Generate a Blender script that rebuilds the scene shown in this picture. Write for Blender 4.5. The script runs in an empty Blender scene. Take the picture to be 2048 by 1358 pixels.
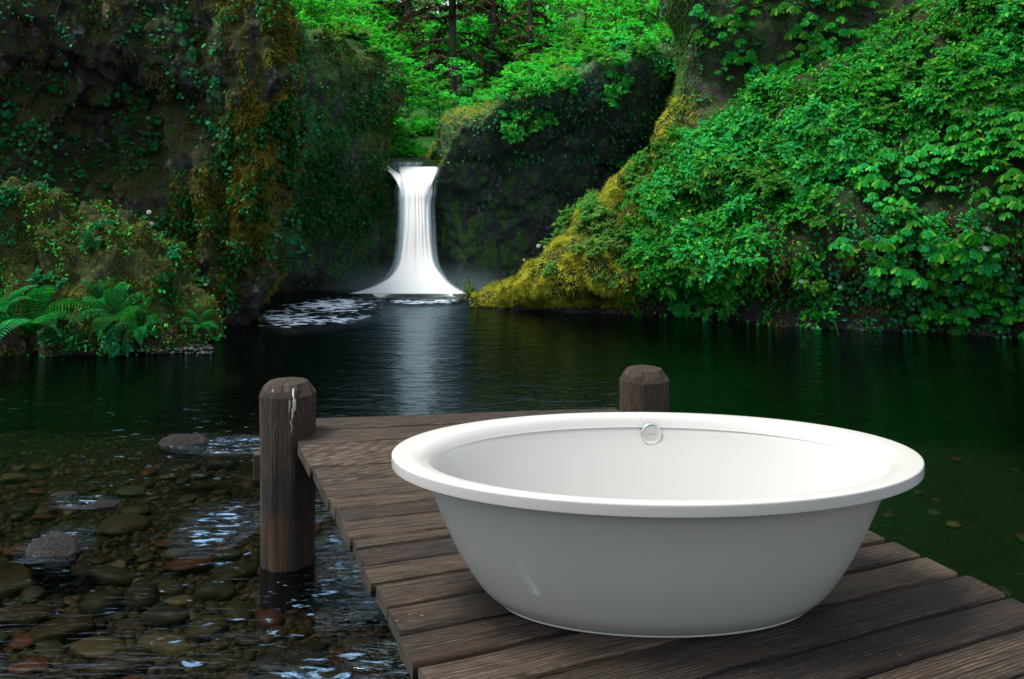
import bpy, math, random
import numpy as np
from mathutils import Vector, Matrix, Quaternion, noise
from math import radians as R, pi, sin, cos

scene = bpy.context.scene
COL = scene.collection
rng = np.random.default_rng(11)
random.seed(5)
F, HZ, CAMZ = 1700.0, 384.0, 1.40     # focal length and horizon of the photograph, eye height over the deck
WZ = -0.73                            # water level (deck top is z = 0)

def px(x, y, Y):
    """point seen at (x, y) of the photograph and standing Y metres away"""
    return np.array([(x - 1024.0) / F * Y, Y, CAMZ - (y - HZ) / F * Y])
def on(x, y, z=0.0):
    Y = (CAMZ - z) * F / (y - HZ)
    return np.array([(x - 1024.0) / F * Y, Y, z])

# ------------------------------------------------------------------ objects
def raw(name, V, Fs, mat=None, parent=None, smooth=True, uv=None, fcol=None):
    V = np.asarray(V, dtype=np.float32)
    me = bpy.data.meshes.new(name)
    if isinstance(Fs, np.ndarray):
        n, k = Fs.shape
        me.vertices.add(len(V)); me.vertices.foreach_set('co', V.ravel())
        me.loops.add(n * k); me.loops.foreach_set('vertex_index', Fs.astype(np.int32).ravel())
        me.polygons.add(n); me.polygons.foreach_set('loop_start', np.arange(0, n * k, k, dtype=np.int32))
        me.update(calc_edges=True)
    else:
        me.from_pydata([tuple(map(float, v)) for v in V], [], Fs)
    if smooth:
        me.polygons.foreach_set('use_smooth', np.ones(len(me.polygons), dtype=bool))
    if uv is not None:      # per vertex uv
        l = me.uv_layers.new(name='UVMap')
        idx = np.zeros(len(me.loops), dtype=np.int32); me.loops.foreach_get('vertex_index', idx)
        l.data.foreach_set('uv', np.asarray(uv, dtype=np.float32)[idx].ravel())
    if fcol is not None:    # per vertex scalar
        a = me.attributes.new('tint', 'FLOAT', 'POINT'); a.data.foreach_set('value', np.asarray(fcol, dtype=np.float32))
    me.validate()
    if mat is not None: me.materials.append(mat)
    o = bpy.data.objects.new(name, me); COL.objects.link(o)
    if parent is not None: o.parent = parent
    return o
def tag(o, label=None, cat=None, group=None, kind=None):
    if label: o['label'] = label
    if cat: o['category'] = cat
    if group: o['group'] = group
    if kind: o['kind'] = kind
    return o
def empty(name, loc=(0, 0, 0)):
    o = bpy.data.objects.new(name, None); COL.objects.link(o); o.location = loc
    o.empty_display_size = .1
    return o
def dup(o, parent=None):
    kids = [c for c in COL.objects if c.parent == o] if not hasattr(dup, 'kids') or o.name not in dup.kids else dup.kids[o.name]
    if not hasattr(dup, 'kids'): dup.kids = {}
    dup.kids[o.name] = kids
    c = o.copy(); COL.objects.link(c)
    if parent is not None: c.parent = parent
    for k in kids: dup(k, c)
    return c

# ------------------------------------------------------------------ materials
class NT:
    def __init__(s, name):
        s.m = bpy.data.materials.new(name); s.m.use_nodes = True
        s.t = s.m.node_tree; s.t.nodes.clear(); s.out = s.n('OutputMaterial')
    def n(s, typ, **kw):
        nd = s.t.nodes.new('ShaderNode' + typ)
        for k, v in kw.items():
            if k.startswith('i_'):
                key = k[2:]; key = int(key) if key.isdigit() else key.replace('_', ' ')
                if isinstance(v, bpy.types.NodeSocket): s.t.links.new(v, nd.inputs[key])
                else: nd.inputs[key].default_value = v
            else: setattr(nd, k, v)
        return nd
    def link(s, a, b): s.t.links.new(a, b)
    def math(s, op, a, b=None, c=None, clamp=False):
        nd = s.n('Math', operation=op, use_clamp=clamp)
        for i, v in enumerate((a, b, c)):
            if v is None: continue
            if isinstance(v, bpy.types.NodeSocket): s.link(v, nd.inputs[i])
            else: nd.inputs[i].default_value = v
        return nd.outputs[0]
    def ramp(s, fac, stops, interp='LINEAR'):
        nd = s.n('ValToRGB'); e = nd.color_ramp; e.interpolation = interp
        while len(e.elements) < len(stops): e.elements.new(0.5)
        for el, (p, c) in zip(e.elements, stops):
            el.position = p; el.color = (c if len(c) == 4 else (*c, 1)) if not isinstance(c, (int, float)) else (c, c, c, 1)
        s.link(fac, nd.inputs[0]); return nd.outputs[0]
    def mixc(s, fac, a, b, blend='MIX'):
        nd = s.n('Mix', data_type='RGBA', blend_type=blend)
        for sock, v in ((nd.inputs[0], fac), (nd.inputs[6], a), (nd.inputs[7], b)):
            if isinstance(v, bpy.types.NodeSocket): s.link(v, sock)
            else: sock.default_value = v if isinstance(v, (int, float)) else (*v, 1) if len(v) == 3 else v
        return nd.outputs[2]
    def coord(s, scale=(1, 1, 1), out='Object', loc=(0, 0, 0), rot=(0, 0, 0)):
        c = s.n('TexCoord'); mp = s.n('Mapping'); s.link(c.outputs[out], mp.inputs[0])
        mp.inputs['Scale'].default_value = scale; mp.inputs['Location'].default_value = loc; mp.inputs['Rotation'].default_value = rot
        return mp.outputs[0]
    def noise(s, vec, scale=5, detail=4, rough=.55, dist=0.0):
        nd = s.n('TexNoise'); s.link(vec, nd.inputs['Vector'])
        nd.inputs['Scale'].default_value = scale; nd.inputs['Detail'].default_value = detail
        nd.inputs['Roughness'].default_value = rough; nd.inputs['Distortion'].default_value = dist
        return nd.outputs[0]
    def bump(s, h, strength=.5, dist=.02, normal=None):
        nd = s.n('Bump'); s.link(h, nd.inputs['Height'])
        if isinstance(strength, bpy.types.NodeSocket): s.link(strength, nd.inputs['Strength'])
        else: nd.inputs['Strength'].default_value = strength
        nd.inputs['Distance'].default_value = dist
        if normal is not None: s.link(normal, nd.inputs['Normal'])
        return nd.outputs[0]
    def principled(s, **kw):
        p = s.n('BsdfPrincipled', **kw); s.link(p.outputs[0], s.out.inputs[0]); return p

def rock_material(name, rockc, mossc, moss=.5, wet=.55, light=(.2, .2, .2), lightamt=.5):
    m = NT(name); co = m.coord()
    big = m.noise(co, 1.3, 5, .6); fine = m.noise(co, 9, 6, .65); speck = m.noise(co, 40, 3, .6)
    strk = m.noise(m.coord(scale=(3, 3, .6)), 2.2, 5, .6)
    rock = m.mixc(m.ramp(fine, [(.35, 0.0), (.7, 1.0)]), tuple(c * .45 for c in rockc), rockc)
    lich = m.ramp(m.math('MULTIPLY', m.ramp(big, [(.5, 0.0), (.62, 1.0)]), m.ramp(fine, [(.5, 0.0), (.58, 1.0)])), [(0, 0.0), (1, 1.0)])
    rock = m.mixc(m.math('MULTIPLY', lich, lightamt), rock, light)
    mc = m.mixc(m.ramp(speck, [(.35, 0.0), (.65, 1.0)]), tuple(c * .5 for c in mossc), mossc)
    mc = m.mixc(m.ramp(fine, [(.4, 0.0), (.6, 1.0)]), mc, (mossc[0] * .9, mossc[1] * 1.25, mossc[2]))
    sep = m.n('SeparateXYZ'); g = m.n('NewGeometry'); m.link(g.outputs['Normal'], sep.inputs[0])
    up = m.math('MULTIPLY_ADD', sep.outputs[2], .22, strk)
    mk = m.ramp(m.math('MULTIPLY_ADD', fine, .25, up), [(.75 - moss * .5, 0.0), (.87 - moss * .5, 1.0)])
    col = m.mixc(mk, rock, mc)
    pz = m.n('SeparateXYZ'); m.link(co, pz.inputs[0])     # splash zone: bare wet rock, darkened to paint the overhang's shade
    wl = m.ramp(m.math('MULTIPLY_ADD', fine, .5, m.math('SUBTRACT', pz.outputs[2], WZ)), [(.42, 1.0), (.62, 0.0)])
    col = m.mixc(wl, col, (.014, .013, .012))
    h = m.math('ADD', m.math('MULTIPLY', fine, .6), m.math('MULTIPLY', speck, .3))
    p = m.principled(); m.link(col, p.inputs['Base Color'])
    m.link(m.ramp(mk, [(0, wet), (1, .9)]), p.inputs['Roughness'])
    p.inputs['Specular IOR Level'].default_value = .3
    m.link(m.bump(h, .9, .08), p.inputs['Normal'])
    return m.m

def leaf_material(name, c1, c2, c3=None, trans=.4, gloss=.06, rough=.4, tcol=None):
    m = NT(name)
    oi = m.n('ObjectInfo'); g = m.n('NewGeometry')
    isl = g.outputs['Random Per Island']
    col = m.mixc(isl, c1, c2)
    if c3 is not None: col = m.mixc(m.ramp(isl, [(.8, 0.0), (.97, 1.0)]), col, c3)
    hs = m.n('HueSaturation'); m.link(col, hs.inputs['Color'])
    m.link(m.math('MULTIPLY_ADD', oi.outputs['Random'], .05, .475), hs.inputs['Hue'])
    m.link(m.math('MULTIPLY_ADD', oi.outputs['Random'], .8, .5), hs.inputs['Value'])
    d = m.n('BsdfDiffuse'); t = m.n('BsdfTranslucent'); gl = m.n('BsdfGlossy')
    m.link(hs.outputs[0], d.inputs[0])
    tc = m.mixc(1.0, hs.outputs[0], tcol or (1.2, 1.5, .6), 'MULTIPLY'); m.link(tc, t.inputs[0])
    gl.inputs['Roughness'].default_value = rough; gl.inputs['Color'].default_value = (.8, .9, .9, 1)
    a = m.n('MixShader', i_0=trans); m.link(d.outputs[0], a.inputs[1]); m.link(t.outputs[0], a.inputs[2])
    b = m.n('MixShader', i_0=gloss); m.link(a.outputs[0], b.inputs[1]); m.link(gl.outputs[0], b.inputs[2])
    m.link(b.outputs[0], m.out.inputs[0])
    return m.m

def fuzz_material(name, c1, c2, trans=.3):
    m = NT(name); g = m.n('NewGeometry'); isl = g.outputs['Random Per Island']
    co = m.coord(); big = m.ramp(m.math('MULTIPLY_ADD', m.noise(co, 7.0, 3), .6, m.math('MULTIPLY', m.noise(co, 1.6, 3), .5)), [(.45, 0.0), (.65, 1.0)])
    col = m.mixc(m.math('MULTIPLY_ADD', isl, .4, m.math('MULTIPLY', big, .6)), c1, c2)
    d = m.n('BsdfDiffuse'); t = m.n('BsdfTranslucent'); m.link(col, d.inputs[0]); m.link(col, t.inputs[0])
    a = m.n('MixShader', i_0=trans); m.link(d.outputs[0], a.inputs[1]); m.link(t.outputs[0], a.inputs[2])
    m.link(a.outputs[0], m.out.inputs[0]); return m.m

def wood_material(name, dark, mid, light, wetdark=False):
    """weathered grain; u runs along the wood in metres, v across it"""
    m = NT(name); u = m.n('UVMap'); tint = m.n('Attribute', attribute_name='tint')
    def mp(sx, sy):
        k = m.n('Mapping'); m.link(u.outputs[0], k.inputs[0]); k.inputs['Scale'].default_value = (sx, sy, 1); return k.outputs[0]
    warp = m.noise(mp(1.2, 5), 1.0, 3)
    g1 = m.noise(mp(7.0, 60), 1.0, 7, .72, 1.0)
    g2 = m.noise(mp(32.0, 210), 1.0, 5, .7, .5)
    blot = m.noise(mp(4, 11), 1.0, 6, .7, .6)
    vec = m.n('VectorMath', operation='ADD'); m.link(mp(1.0, 9), vec.inputs[0])
    wv = m.n('TexWave', wave_type='RINGS', rings_direction='Z'); m.link(mp(.9, 7), wv.inputs['Vector'])
    wv.inputs['Scale'].default_value = 3.2; wv.inputs['Distortion'].default_value = 5; wv.inputs['Detail'].default_value = 3
    grain = m.math('MULTIPLY_ADD', g1, .6, m.math('MULTIPLY_ADD', g2, .3, m.math('MULTIPLY', wv.outputs['Fac'], .16)))
    grain = m.math('ADD', grain, m.math('MULTIPLY_ADD', tint.outputs['Fac'], .20, -.12))
    col = m.ramp(grain, [(.36, dark), (.5, mid), (.68, light)])
    col = m.mixc(m.ramp(blot, [(.46, 0.0), (.68, .65)]), col, tuple(c * .45 for c in dark))
    warm = m.ramp(m.noise(mp(1.6, 11), 1.0, 4), [(.52, 0.0), (.72, .6)])
    col = m.mixc(warm, col, (mid[0] * 1.5, mid[1] * 1.02, mid[2] * .62))
    crack = m.ramp(m.noise(mp(1.6, 85), 1.0, 3, .5, .8), [(.33, 1.0), (.385, 0.0)])
    col = m.mixc(m.math('MULTIPLY', crack, .85), col, (.006, .005, .004))
    kn = m.n('TexVoronoi'); m.link(mp(1.7, 6.5), kn.inputs['Vector']); kn.inputs['Scale'].default_value = 1.0
    kd = m.math('ADD', kn.outputs['Distance'], m.math('MULTIPLY_ADD', g1, .10, -.05))
    col = m.mixc(m.ramp(kd, [(.07, .85), (.11, 0.0)]), col, (.010, .007, .005))
    vor = m.n('TexVoronoi'); m.link(mp(22, 60), vor.inputs['Vector']); vor.inputs['Scale'].default_value = 1.0
    fl = m.math('MULTIPLY', m.ramp(vor.outputs['Distance'], [(.1, 1.0), (.16, 0.0)]), m.ramp(m.noise(mp(3, 9), 1, 3), [(.6, 0.0), (.68, 1.0)]))
    col = m.mixc(m.math('MULTIPLY', fl, .55), col, (.35, .3, .25))
    if wetdark:
        co = m.coord(); sp = m.n('SeparateXYZ'); m.link(co, sp.inputs[0])
        w = m.math('MULTIPLY_ADD', m.noise(m.coord(scale=(4, 4, 1.6)), 1.6, 5, .6), 1.3, sp.outputs[2])
        tar = m.ramp(w, [(.25, 1.0), (.42, 0.0)])
        col = m.mixc(m.math('MULTIPLY', tar, .88), col, (.012, .010, .010))
        rust = m.ramp(m.math('MULTIPLY_ADD', m.noise(m.coord(scale=(5, 5, 1)), 2, 4), .9, sp.outputs[2]), [(-.0, 1.0), (.15, 0.0)])
        rust = m.math('MULTIPLY', rust, m.ramp(m.noise(m.coord(scale=(5, 5, .7), loc=(3, 1, 0)), 2, 4), [(.45, 0.0), (.6, 1.0)]))
        col = m.mixc(m.math('MULTIPLY', rust, .8), col, (.07, .032, .014))
    h = m.math('SUBTRACT', m.math('MULTIPLY_ADD', g2, .35, g1), m.math('MULTIPLY', crack, .9))
    p = m.principled(); m.link(col, p.inputs['Base Color']); p.inputs['Roughness'].default_value = .72
    p.inputs['Specular IOR Level'].default_value = .35
    m.link(m.bump(h, 1.0, .009), p.inputs['Normal'])
    return m.m

def plain(name, col, rough=.5, metal=0.0, coat=0.0, spec=.5, var=0.0):
    m = NT(name); p = m.principled(); p.inputs['Base Color'].default_value = (*col, 1)
    if var:
        n_ = m.noise(m.coord(), 14, 4)
        m.link(m.mixc(m.ramp(n_, [(.35, 0.0), (.65, 1.0)]), tuple(c * (1 - var) for c in col), col), p.inputs['Base Color'])
    p.inputs['Roughness'].default_value = rough; p.inputs['Metallic'].default_value = metal
    p.inputs['Coat Weight'].default_value = coat; p.inputs['Coat Roughness'].default_value = .04
    p.inputs['Specular IOR Level'].default_value = spec
    return m.m

# ------------------------------------------------------------------ geometry helpers
def catmull(P, n):
    P = np.asarray(P, float); M = len(P)
    t = np.linspace(0, M - 1, n); i = np.minimum(t.astype(int), M - 2); f = t - i
    f = f.reshape((-1,) + (1,) * (P.ndim - 1))
    p0, p1, p2, p3 = P[np.maximum(i - 1, 0)], P[i], P[i + 1], P[np.minimum(i + 2, M - 1)]
    return .5 * (2 * p1 + (p2 - p0) * f + (2 * p0 - 5 * p1 + 4 * p2 - p3) * f ** 2 + (3 * p1 - p0 - 3 * p2 + p3) * f ** 3)
def grid_normals(P):
    du = np.gradient(P, axis=0); dv = np.gradient(P, axis=1)
    n = np.cross(du, dv); n /= np.linalg.norm(n, axis=2, keepdims=True) + 1e-9
    return n
def face_cam(P, n):
    c = np.array([0, 0, CAMZ]) - P
    if (n * c).sum(2).mean() < 0: return -n, True
    return n, False
def fbm(p, octs=4, seed=0.0):
    return noise.fractal(Vector((p[0] + seed, p[1] - seed * .7, p[2] + seed * .3)), 1.0, 2.0, octs, noise_basis='PERLIN_ORIGINAL')
def loft(cols, nu, nv, amp=.15, freq=1.0, seed=0.0, ridge=0.0, flat_rows=None, fine=.04):
    P = np.stack([catmull(np.asarray(c, float), nv) for c in cols]); P = catmull(P, nu)
    n, fl = face_cam(P, grid_normals(P))
    d = np.zeros(P.shape[:2])
    for i in range(nu):
        for j in range(nv):
            p = P[i, j]
            v = amp * fbm(p * freq, 3, seed)
            if ridge: v += ridge * (fbm((p[0] * 2.6, p[1] * 2.6, p[2] * .55), 3, seed + 9))
            v += fine * fbm(p * 5.0, 3, seed + 4)
            d[i, j] = v
    P = P + n * d[..., None]
    n = grid_normals(P)
    if fl: n = -n
    return P, n, fl
def grid_faces(nu, nv, flip):
    i, j = np.meshgrid(np.arange(nu - 1), np.arange(nv - 1), indexing='ij'); a = (i * nv + j).ravel()
    f = np.stack([a, a + nv, a + nv + 1, a + 1], 1)
    return f[:, ::-1] if flip else f
def grid_obj(name, P, fl, mat, **kw):
    nu, nv = P.shape[:2]
    return raw(name, P.reshape(-1, 3), grid_faces(nu, nv, fl), mat, **kw)
def scatter(P, N, n, weight=None, r=None):
    """n random points on a grid surface, area-weighted; weight(points, normals) -> 0..1"""
    r = r or rng
    a = np.linalg.norm(np.cross(P[1:, :-1] - P[:-1, :-1], P[:-1, 1:] - P[:-1, :-1]), axis=2)
    C = (P[1:, 1:] + P[:-1, :-1]) / 2; M = N[:-1, :-1]
    w = a.copy()
    if weight is not None: w = w * weight(C, M)
    w = w.ravel(); w = w / w.sum()
    k = r.choice(len(w), n, p=w); i, j = np.unravel_index(k, a.shape)
    f, g = r.random((2, n, 1))
    pos = P[i, j] * (1 - f) * (1 - g) + P[i + 1, j] * f * (1 - g) + P[i, j + 1] * (1 - f) * g + P[i + 1, j + 1] * f * g
    return pos, N[i, j]
def topx(C):
    """photo pixel of world points"""
    return 1024 + C[..., 0] / C[..., 1] * F, HZ + (CAMZ - C[..., 2]) / C[..., 1] * F
def unit(a): return a / (np.linalg.norm(a, axis=-1, keepdims=True) + 1e-9)

LEAF = (np.array([(0, 0, 0), (.3, .42, .10), (.7, .34, .06), (1, 0, -.12), (.7, -.34, .06), (.3, -.42, .10)]), [(0, 1, 2, 3), (0, 3, 4, 5)])
OBLONG = (np.array([(0, 0, 0), (.35, .40, .05), (.8, .5, -.06), (1, 0, -.22), (.8, -.5, -.06), (.35, -.40, .05)]), [(0, 1, 2, 3), (0, 3, 4, 5)])
ROUND = (np.array([(0, 0, 0), (.1, .42, .03), (.55, .52, .06), (1, .12, -.03), (1, -.12, -.03), (.55, -.52, .06), (.1, -.42, .03)]), None)
BLADE = (np.array([(0, .5, 0), (1, 0, 0), (0, -.5, 0)]), None)
def leaves(P, D, N, L, W, tmpl=LEAF):
    P, D, N = np.asarray(P, float), unit(np.asarray(D, float)), np.asarray(N, float)
    S = unit(np.cross(N, D)); N = np.cross(D, S)
    L = np.broadcast_to(np.asarray(L, float), (len(P),)); W = np.broadcast_to(np.asarray(W, float), (len(P),))
    t, fs = tmpl; k = len(t)
    V = P[:, None] + D[:, None] * (t[None, :, 0, None] * L[:, None, None]) + S[:, None] * (t[None, :, 1, None] * W[:, None, None]) + N[:, None] * (t[None, :, 2, None] * L[:, None, None])
    fs = np.array(fs if fs else [tuple(range(k))])
    Fc = (np.arange(len(P)) * k)[:, None, None] + fs[None]
    return V.reshape(-1, 3), Fc.reshape(-1, fs.shape[1])
def tube(pts, rad, sides=5):
    pts = np.asarray(pts, float); n = len(pts); rad = np.broadcast_to(np.asarray(rad, float), (n,))
    T = unit(np.gradient(pts, axis=0)); ref = np.where(np.abs(T[:, 2:3]) > .9, np.array([[1., 0, 0]]), np.array([[0, 0, 1.]]))
    A = unit(np.cross(T, ref)); B = np.cross(T, A)
    a = np.arange(sides) / sides * 2 * pi
    V = pts[:, None] + (A[:, None] * np.cos(a)[None, :, None] + B[:, None] * np.sin(a)[None, :, None]) * rad[:, None, None]
    i, j = np.meshgrid(np.arange(n - 1), np.arange(sides), indexing='ij')
    f = np.stack([i * sides + j, i * sides + (j + 1) % sides, (i + 1) * sides + (j + 1) % sides, (i + 1) * sides + j], -1).reshape(-1, 4)
    return V.reshape(-1, 3), f
class Acc:
    """collects quads of several shapes that make ONE mesh"""
    def __init__(s): s.V, s.F, s.n, s.uv, s.t = [], [], 0, [], []
    def add(s, V, Fc, uv=None, t=None):
        s.V.append(V); s.F.append(np.asarray(Fc) + s.n); s.n += len(V)
        if uv is not None: s.uv.append(uv)
        if t is not None: s.t.append(np.full(len(V), t))
    def obj(s, name, mat, parent=None, smooth=True):
        return raw(name, np.concatenate(s.V), np.concatenate(s.F), mat, parent, smooth,
                   np.concatenate(s.uv) if s.uv else None, np.concatenate(s.t) if s.t else None)
# ================================================================== camera, light, sky
cam = bpy.data.objects.new('camera', bpy.data.cameras.new('camera')); COL.objects.link(cam)
cam.location = (0, 0, CAMZ); cam.rotation_euler = (R(90), 0, 0)
cam.data.sensor_width = 36; cam.data.lens = 36 * F / 2048; cam.data.shift_y = -(679 - HZ) / 2048
cam.data.clip_end = 500; cam.data.clip_start = .05
scene.camera = cam

SUN_EL, SUN_AZ = R(66), R(-101)      # azimuth from +Y towards +X: behind the gorge, to the left
sd = Vector((sin(SUN_AZ) * cos(SUN_EL), cos(SUN_AZ) * cos(SUN_EL), sin(SUN_EL)))
sl = bpy.data.lights.new('sun', 'SUN'); sl.energy = 2.5; sl.angle = R(16); sl.color = (1, .96, .88)
so = bpy.data.objects.new('sun', sl); COL.objects.link(so)
so.rotation_euler = sd.to_track_quat('Z', 'Y').to_euler()
w = bpy.data.worlds.new('World'); scene.world = w; w.use_nodes = True
nt = w.node_tree; sky = nt.nodes.new('ShaderNodeTexSky'); sky.sky_type = 'NISHITA'; sky.sun_disc = False
sky.sun_elevation = SUN_EL; sky.sun_rotation = SUN_AZ; sky.air_density = 1.0; sky.dust_density = 1.5
hs = nt.nodes.new('ShaderNodeHueSaturation'); hs.inputs['Saturation'].default_value = .35; nt.links.new(sky.outputs[0], hs.inputs['Color'])
bg = nt.nodes['Background']; nt.links.new(hs.outputs[0], bg.inputs[0]); bg.inputs[1].default_value = .15
scene.view_settings.view_transform = 'Standard'; scene.view_settings.look = 'None'
scene.view_settings.exposure = .97; scene.view_settings.gamma = 1
try:
    scene.cycles.max_bounces = 6; scene.cycles.diffuse_bounces = 3; scene.cycles.glossy_bounces = 3
    scene.cycles.transmission_bounces = 4; scene.cycles.transparent_max_bounces = 12; scene.cycles.volume_bounces = 1
    scene.cycles.use_denoising = True; scene.cycles.sample_clamp_indirect = 6
    scene.cycles.caustics_reflective = False; scene.cycles.caustics_refractive = False
except Exception: pass

# ================================================================== jetty
MW = wood_material('weathered_planks', (.0050, .0033, .0023), (.027, .0170, .0105), (.100, .070, .046))
MP = wood_material('post_wood', (.0060, .0040, .0028), (.028, .0175, .0108), (.092, .063, .042), wetdark=True)
MD = plain('dark_timber', (.035, .024, .018), .85, var=.5)
jetty = empty('jetty', (0.3, 3.4, WZ))
tag(jetty, 'weathered brown plank jetty standing in the dark pool and carrying the white bathtub', 'jetty')
Lpx = [(632, 838), (614, 861), (604, 888), (622, 935), (645, 963), (661, 997), (671, 1017), (679, 1042), (700, 1078), (709, 1095), (726, 1129), (747.5, 1167), (772, 1212), (801, 1265), (836, 1328)]
L = []
for x, y in Lpx:
    p = on(x, y)
    L.append(p)
e0, e1 = on(622, 935), on(836, 1328)          # the straight left edge
def ledge(Y): return np.array([e0[0] + (e1[0] - e0[0]) * (Y - e0[1]) / (e1[1] - e0[1]), Y, 0])
r0, r1 = on(1778, 1078), on(2023.6, 1195)
def redge(Y): return np.array([r0[0] + (r1[0] - r0[0]) * (Y - r0[1]) / (r1[1] - r0[1]), Y, 0])
LY = [p[1] for p in L]
RY = []
for (x, y) in Lpx:                            # right ends: the same seams followed to the right edge
    s = (y - 723.) / (3650. - x)
    best = min((abs((y - s * (xr - x)) - yr), Yr) for Yr in np.linspace(2.3, 6.2, 800) for q in [redge(Yr)] for xr, yr in [topx(q)])
    RY.append(best[1])
while LY[-1] > -9:
    LY.append(LY[-1] - .172); RY.append(RY[-1] - .160)
deck = Acc(); rr = np.random.default_rng(3)
for k in range(len(LY) - 1):
    g = .013 if k not in (1, 2, 10, 12, 13, 14, 16) else .024
    if k > 6: g += .004
    ya0, ya1, yb0, yb1 = LY[k] - g / 2, LY[k + 1] + g / 2, RY[k] - g / 2, RY[k + 1] + g / 2
    jl, jr = rr.uniform(-.012, .012, 2); th = .056; zt = rr.uniform(-.004, .002)
    n = 34; t = np.linspace(0, 1, n)
    A0, A1 = ledge(ya0), ledge(ya1); B0, B1 = redge(yb0), redge(yb1)
    A0[0] += jl; A1[0] += jl; B0[0] += jr; B1[0] += jr
    far = A0 + (B0 - A0) * t[:, None]; near = A1 + (B1 - A1) * t[:, None]
    far = far[:, :2]; near = near[:, :2]
    wob = np.array([fbm((x * 2.3, k * 3.7, 1), 3) * .004 for x in far[:, 0]]); wob2 = np.array([fbm((x * 2.3, k * 3.7, 7), 3) * .004 for x in far[:, 0]])
    far[:, 1] += wob; near[:, 1] += wob2
    wd = np.linalg.norm(far - near, axis=1).mean(); b = min(.006, wd * .1) / wd
    prof = [(0.0, -th), (0.0, -.007), (b, 0.0), (.33, .0007), (.67, -.0004), (1 - b, 0.0), (1.0, -.007), (1.0, -th)]   # across the plank
    rows = []
    for s, z in prof:
        xy = far + (near - far) * s
        zz = np.array([zt + z + fbm((x * 3, k * 5.1, s * 2), 2) * .0016 for x in xy[:, 0]])
        rows.append(np.column_stack([xy, zz]))
    G = np.stack(rows)                        # profile x length
    m_, nn = G.shape[:2]
    ends = [G[:, 0].copy(), G[:, -1].copy()]
    V = G.reshape(-1, 3)
    i, j = np.meshgrid(np.arange(m_), np.arange(nn - 1), indexing='ij')
    Fq = np.stack([i * nn + j, i * nn + j + 1, ((i + 1) % m_) * nn + j + 1, ((i + 1) % m_) * nn + j], -1).reshape(-1, 4)
    uu = np.tile(t * 2.2 + rr.uniform(0, 40), m_)
    vv = np.repeat(np.cumsum([0, .05, .006, wd * .33, wd * .33, wd * .33, .006, .05]) + rr.uniform(0, 40), nn)
    tint = rr.uniform(0, 1)
    deck.add(V, Fq, np.column_stack([uu, vv]), tint)
    for e, fl in ((ends[0], 1), (ends[1], 0)):
        ef = np.array([[0, 1, 6, 7], [1, 2, 5, 6], [2, 3, 4, 5]])
        if not fl: ef = ef[:, ::-1]
        deck.add(e, ef, np.column_stack([e[:, 1] * .3 + rr.uniform(0, 40), e[:, 2] * 1.2]), tint * .6)
dk = deck.obj('deck', MW, jetty, smooth=False); dk.location = -jetty.location
def beam(name, a, b, w_, h_, mat):
    a, b = np.array(a, float), np.array(b, float); d = unit(b - a); s = np.array([-d[1], d[0], 0]) * w_ / 2; u = np.array([0, 0, h_ / 2])
    c = []
    for p in (a, b): c += [p - s - u, p + s - u, p + s + u, p - s + u]
    o = raw(name, c, [(0, 1, 2, 3), (7, 6, 5, 4), (0, 4, 5, 1), (1, 5, 6, 2), (2, 6, 7, 3), (3, 7, 4, 0)], mat, jetty, smooth=False)
    uvl = o.data.uv_layers.new(name='UVMap')
    o.location = -jetty.location
    bv = o.modifiers.new('edge', 'BEVEL'); bv.width = .006; bv.segments = 2
    return o
for q in (.17, .5, .83):
    pa, pb = ledge(5.05) * (1 - q) + redge(5.2) * q, ledge(-8.8) * (1 - q) + redge(-8.5) * q
    beam('stringer', (pa[0], pa[1], -.135), (pb[0], pb[1], -.135), .09, .145, MD)
beam('crossbeam', (-1.515, 4.99, -.21), (.72, 5.33, -.21), .07, .155, MD)
beam('crossbeam', (-.50, 2.60, -.29), (1.66, 2.98, -.29), .07, .155, MD)
def post(cx, cy, ztop, rad, bottom, seed, stain):
    ns = 40; zs = [bottom] + list(np.linspace(bottom + .1, ztop - .085, 34)) + [ztop - .066, ztop - .034, ztop, ztop + .004, ztop + .006]
    rs = [1.0] * 35 + [1.0, .86, .70, .35, .03]
    V = []; U = []
    for z, k in zip(zs, rs):
        for a in range(ns):
            th = a / ns * 2 * pi
            facet = cos(pi / 9) / cos(((th + seed) % (2 * pi / 9)) - pi / 9)
            fr = 1 + (facet - 1) * (.75 if k > .5 else .3)
            r_ = rad * k * fr * (1 + .07 * fbm((cos(th) * 1.5, sin(th) * 1.5, z * .9), 3, seed) + .06 * fbm((cos(th) * 9, sin(th) * 9, z * .35), 2, seed + 3) * (k > .9))
            zz = z + (.02 * fbm((cos(th) * 2.5, sin(th) * 2.5, 0), 3, seed + 7) if .8 < k < .99 else 0)
            V.append((cx + r_ * cos(th), cy + r_ * sin(th), zz)); U.append((z, abs(th - pi) * rad) if k > .9 else (r_ * 1.0 + 5 + seed, abs(th - pi) * .16 + 5))
    f = []
    for i in range(len(zs) - 1):
        for a in range(ns):
            b = (a + 1) % ns; f.append((i * ns + a, i * ns + b, (i + 1) * ns + b, (i + 1) * ns + a))
    o = raw('post', V, np.array(f), MP, jetty, uv=U, fcol=np.full(len(V), .55)); o.location = -jetty.location
    o.data.polygons.foreach_set('use_smooth', np.array([i < 34 * ns for i in range(len(f))]))
    return o
po = post(-1.297, 4.92, .305, .163, -1.6, .35, True); po['label'] = 'thick round post at the far left corner of the deck, streaked white and blackened below'
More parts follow.
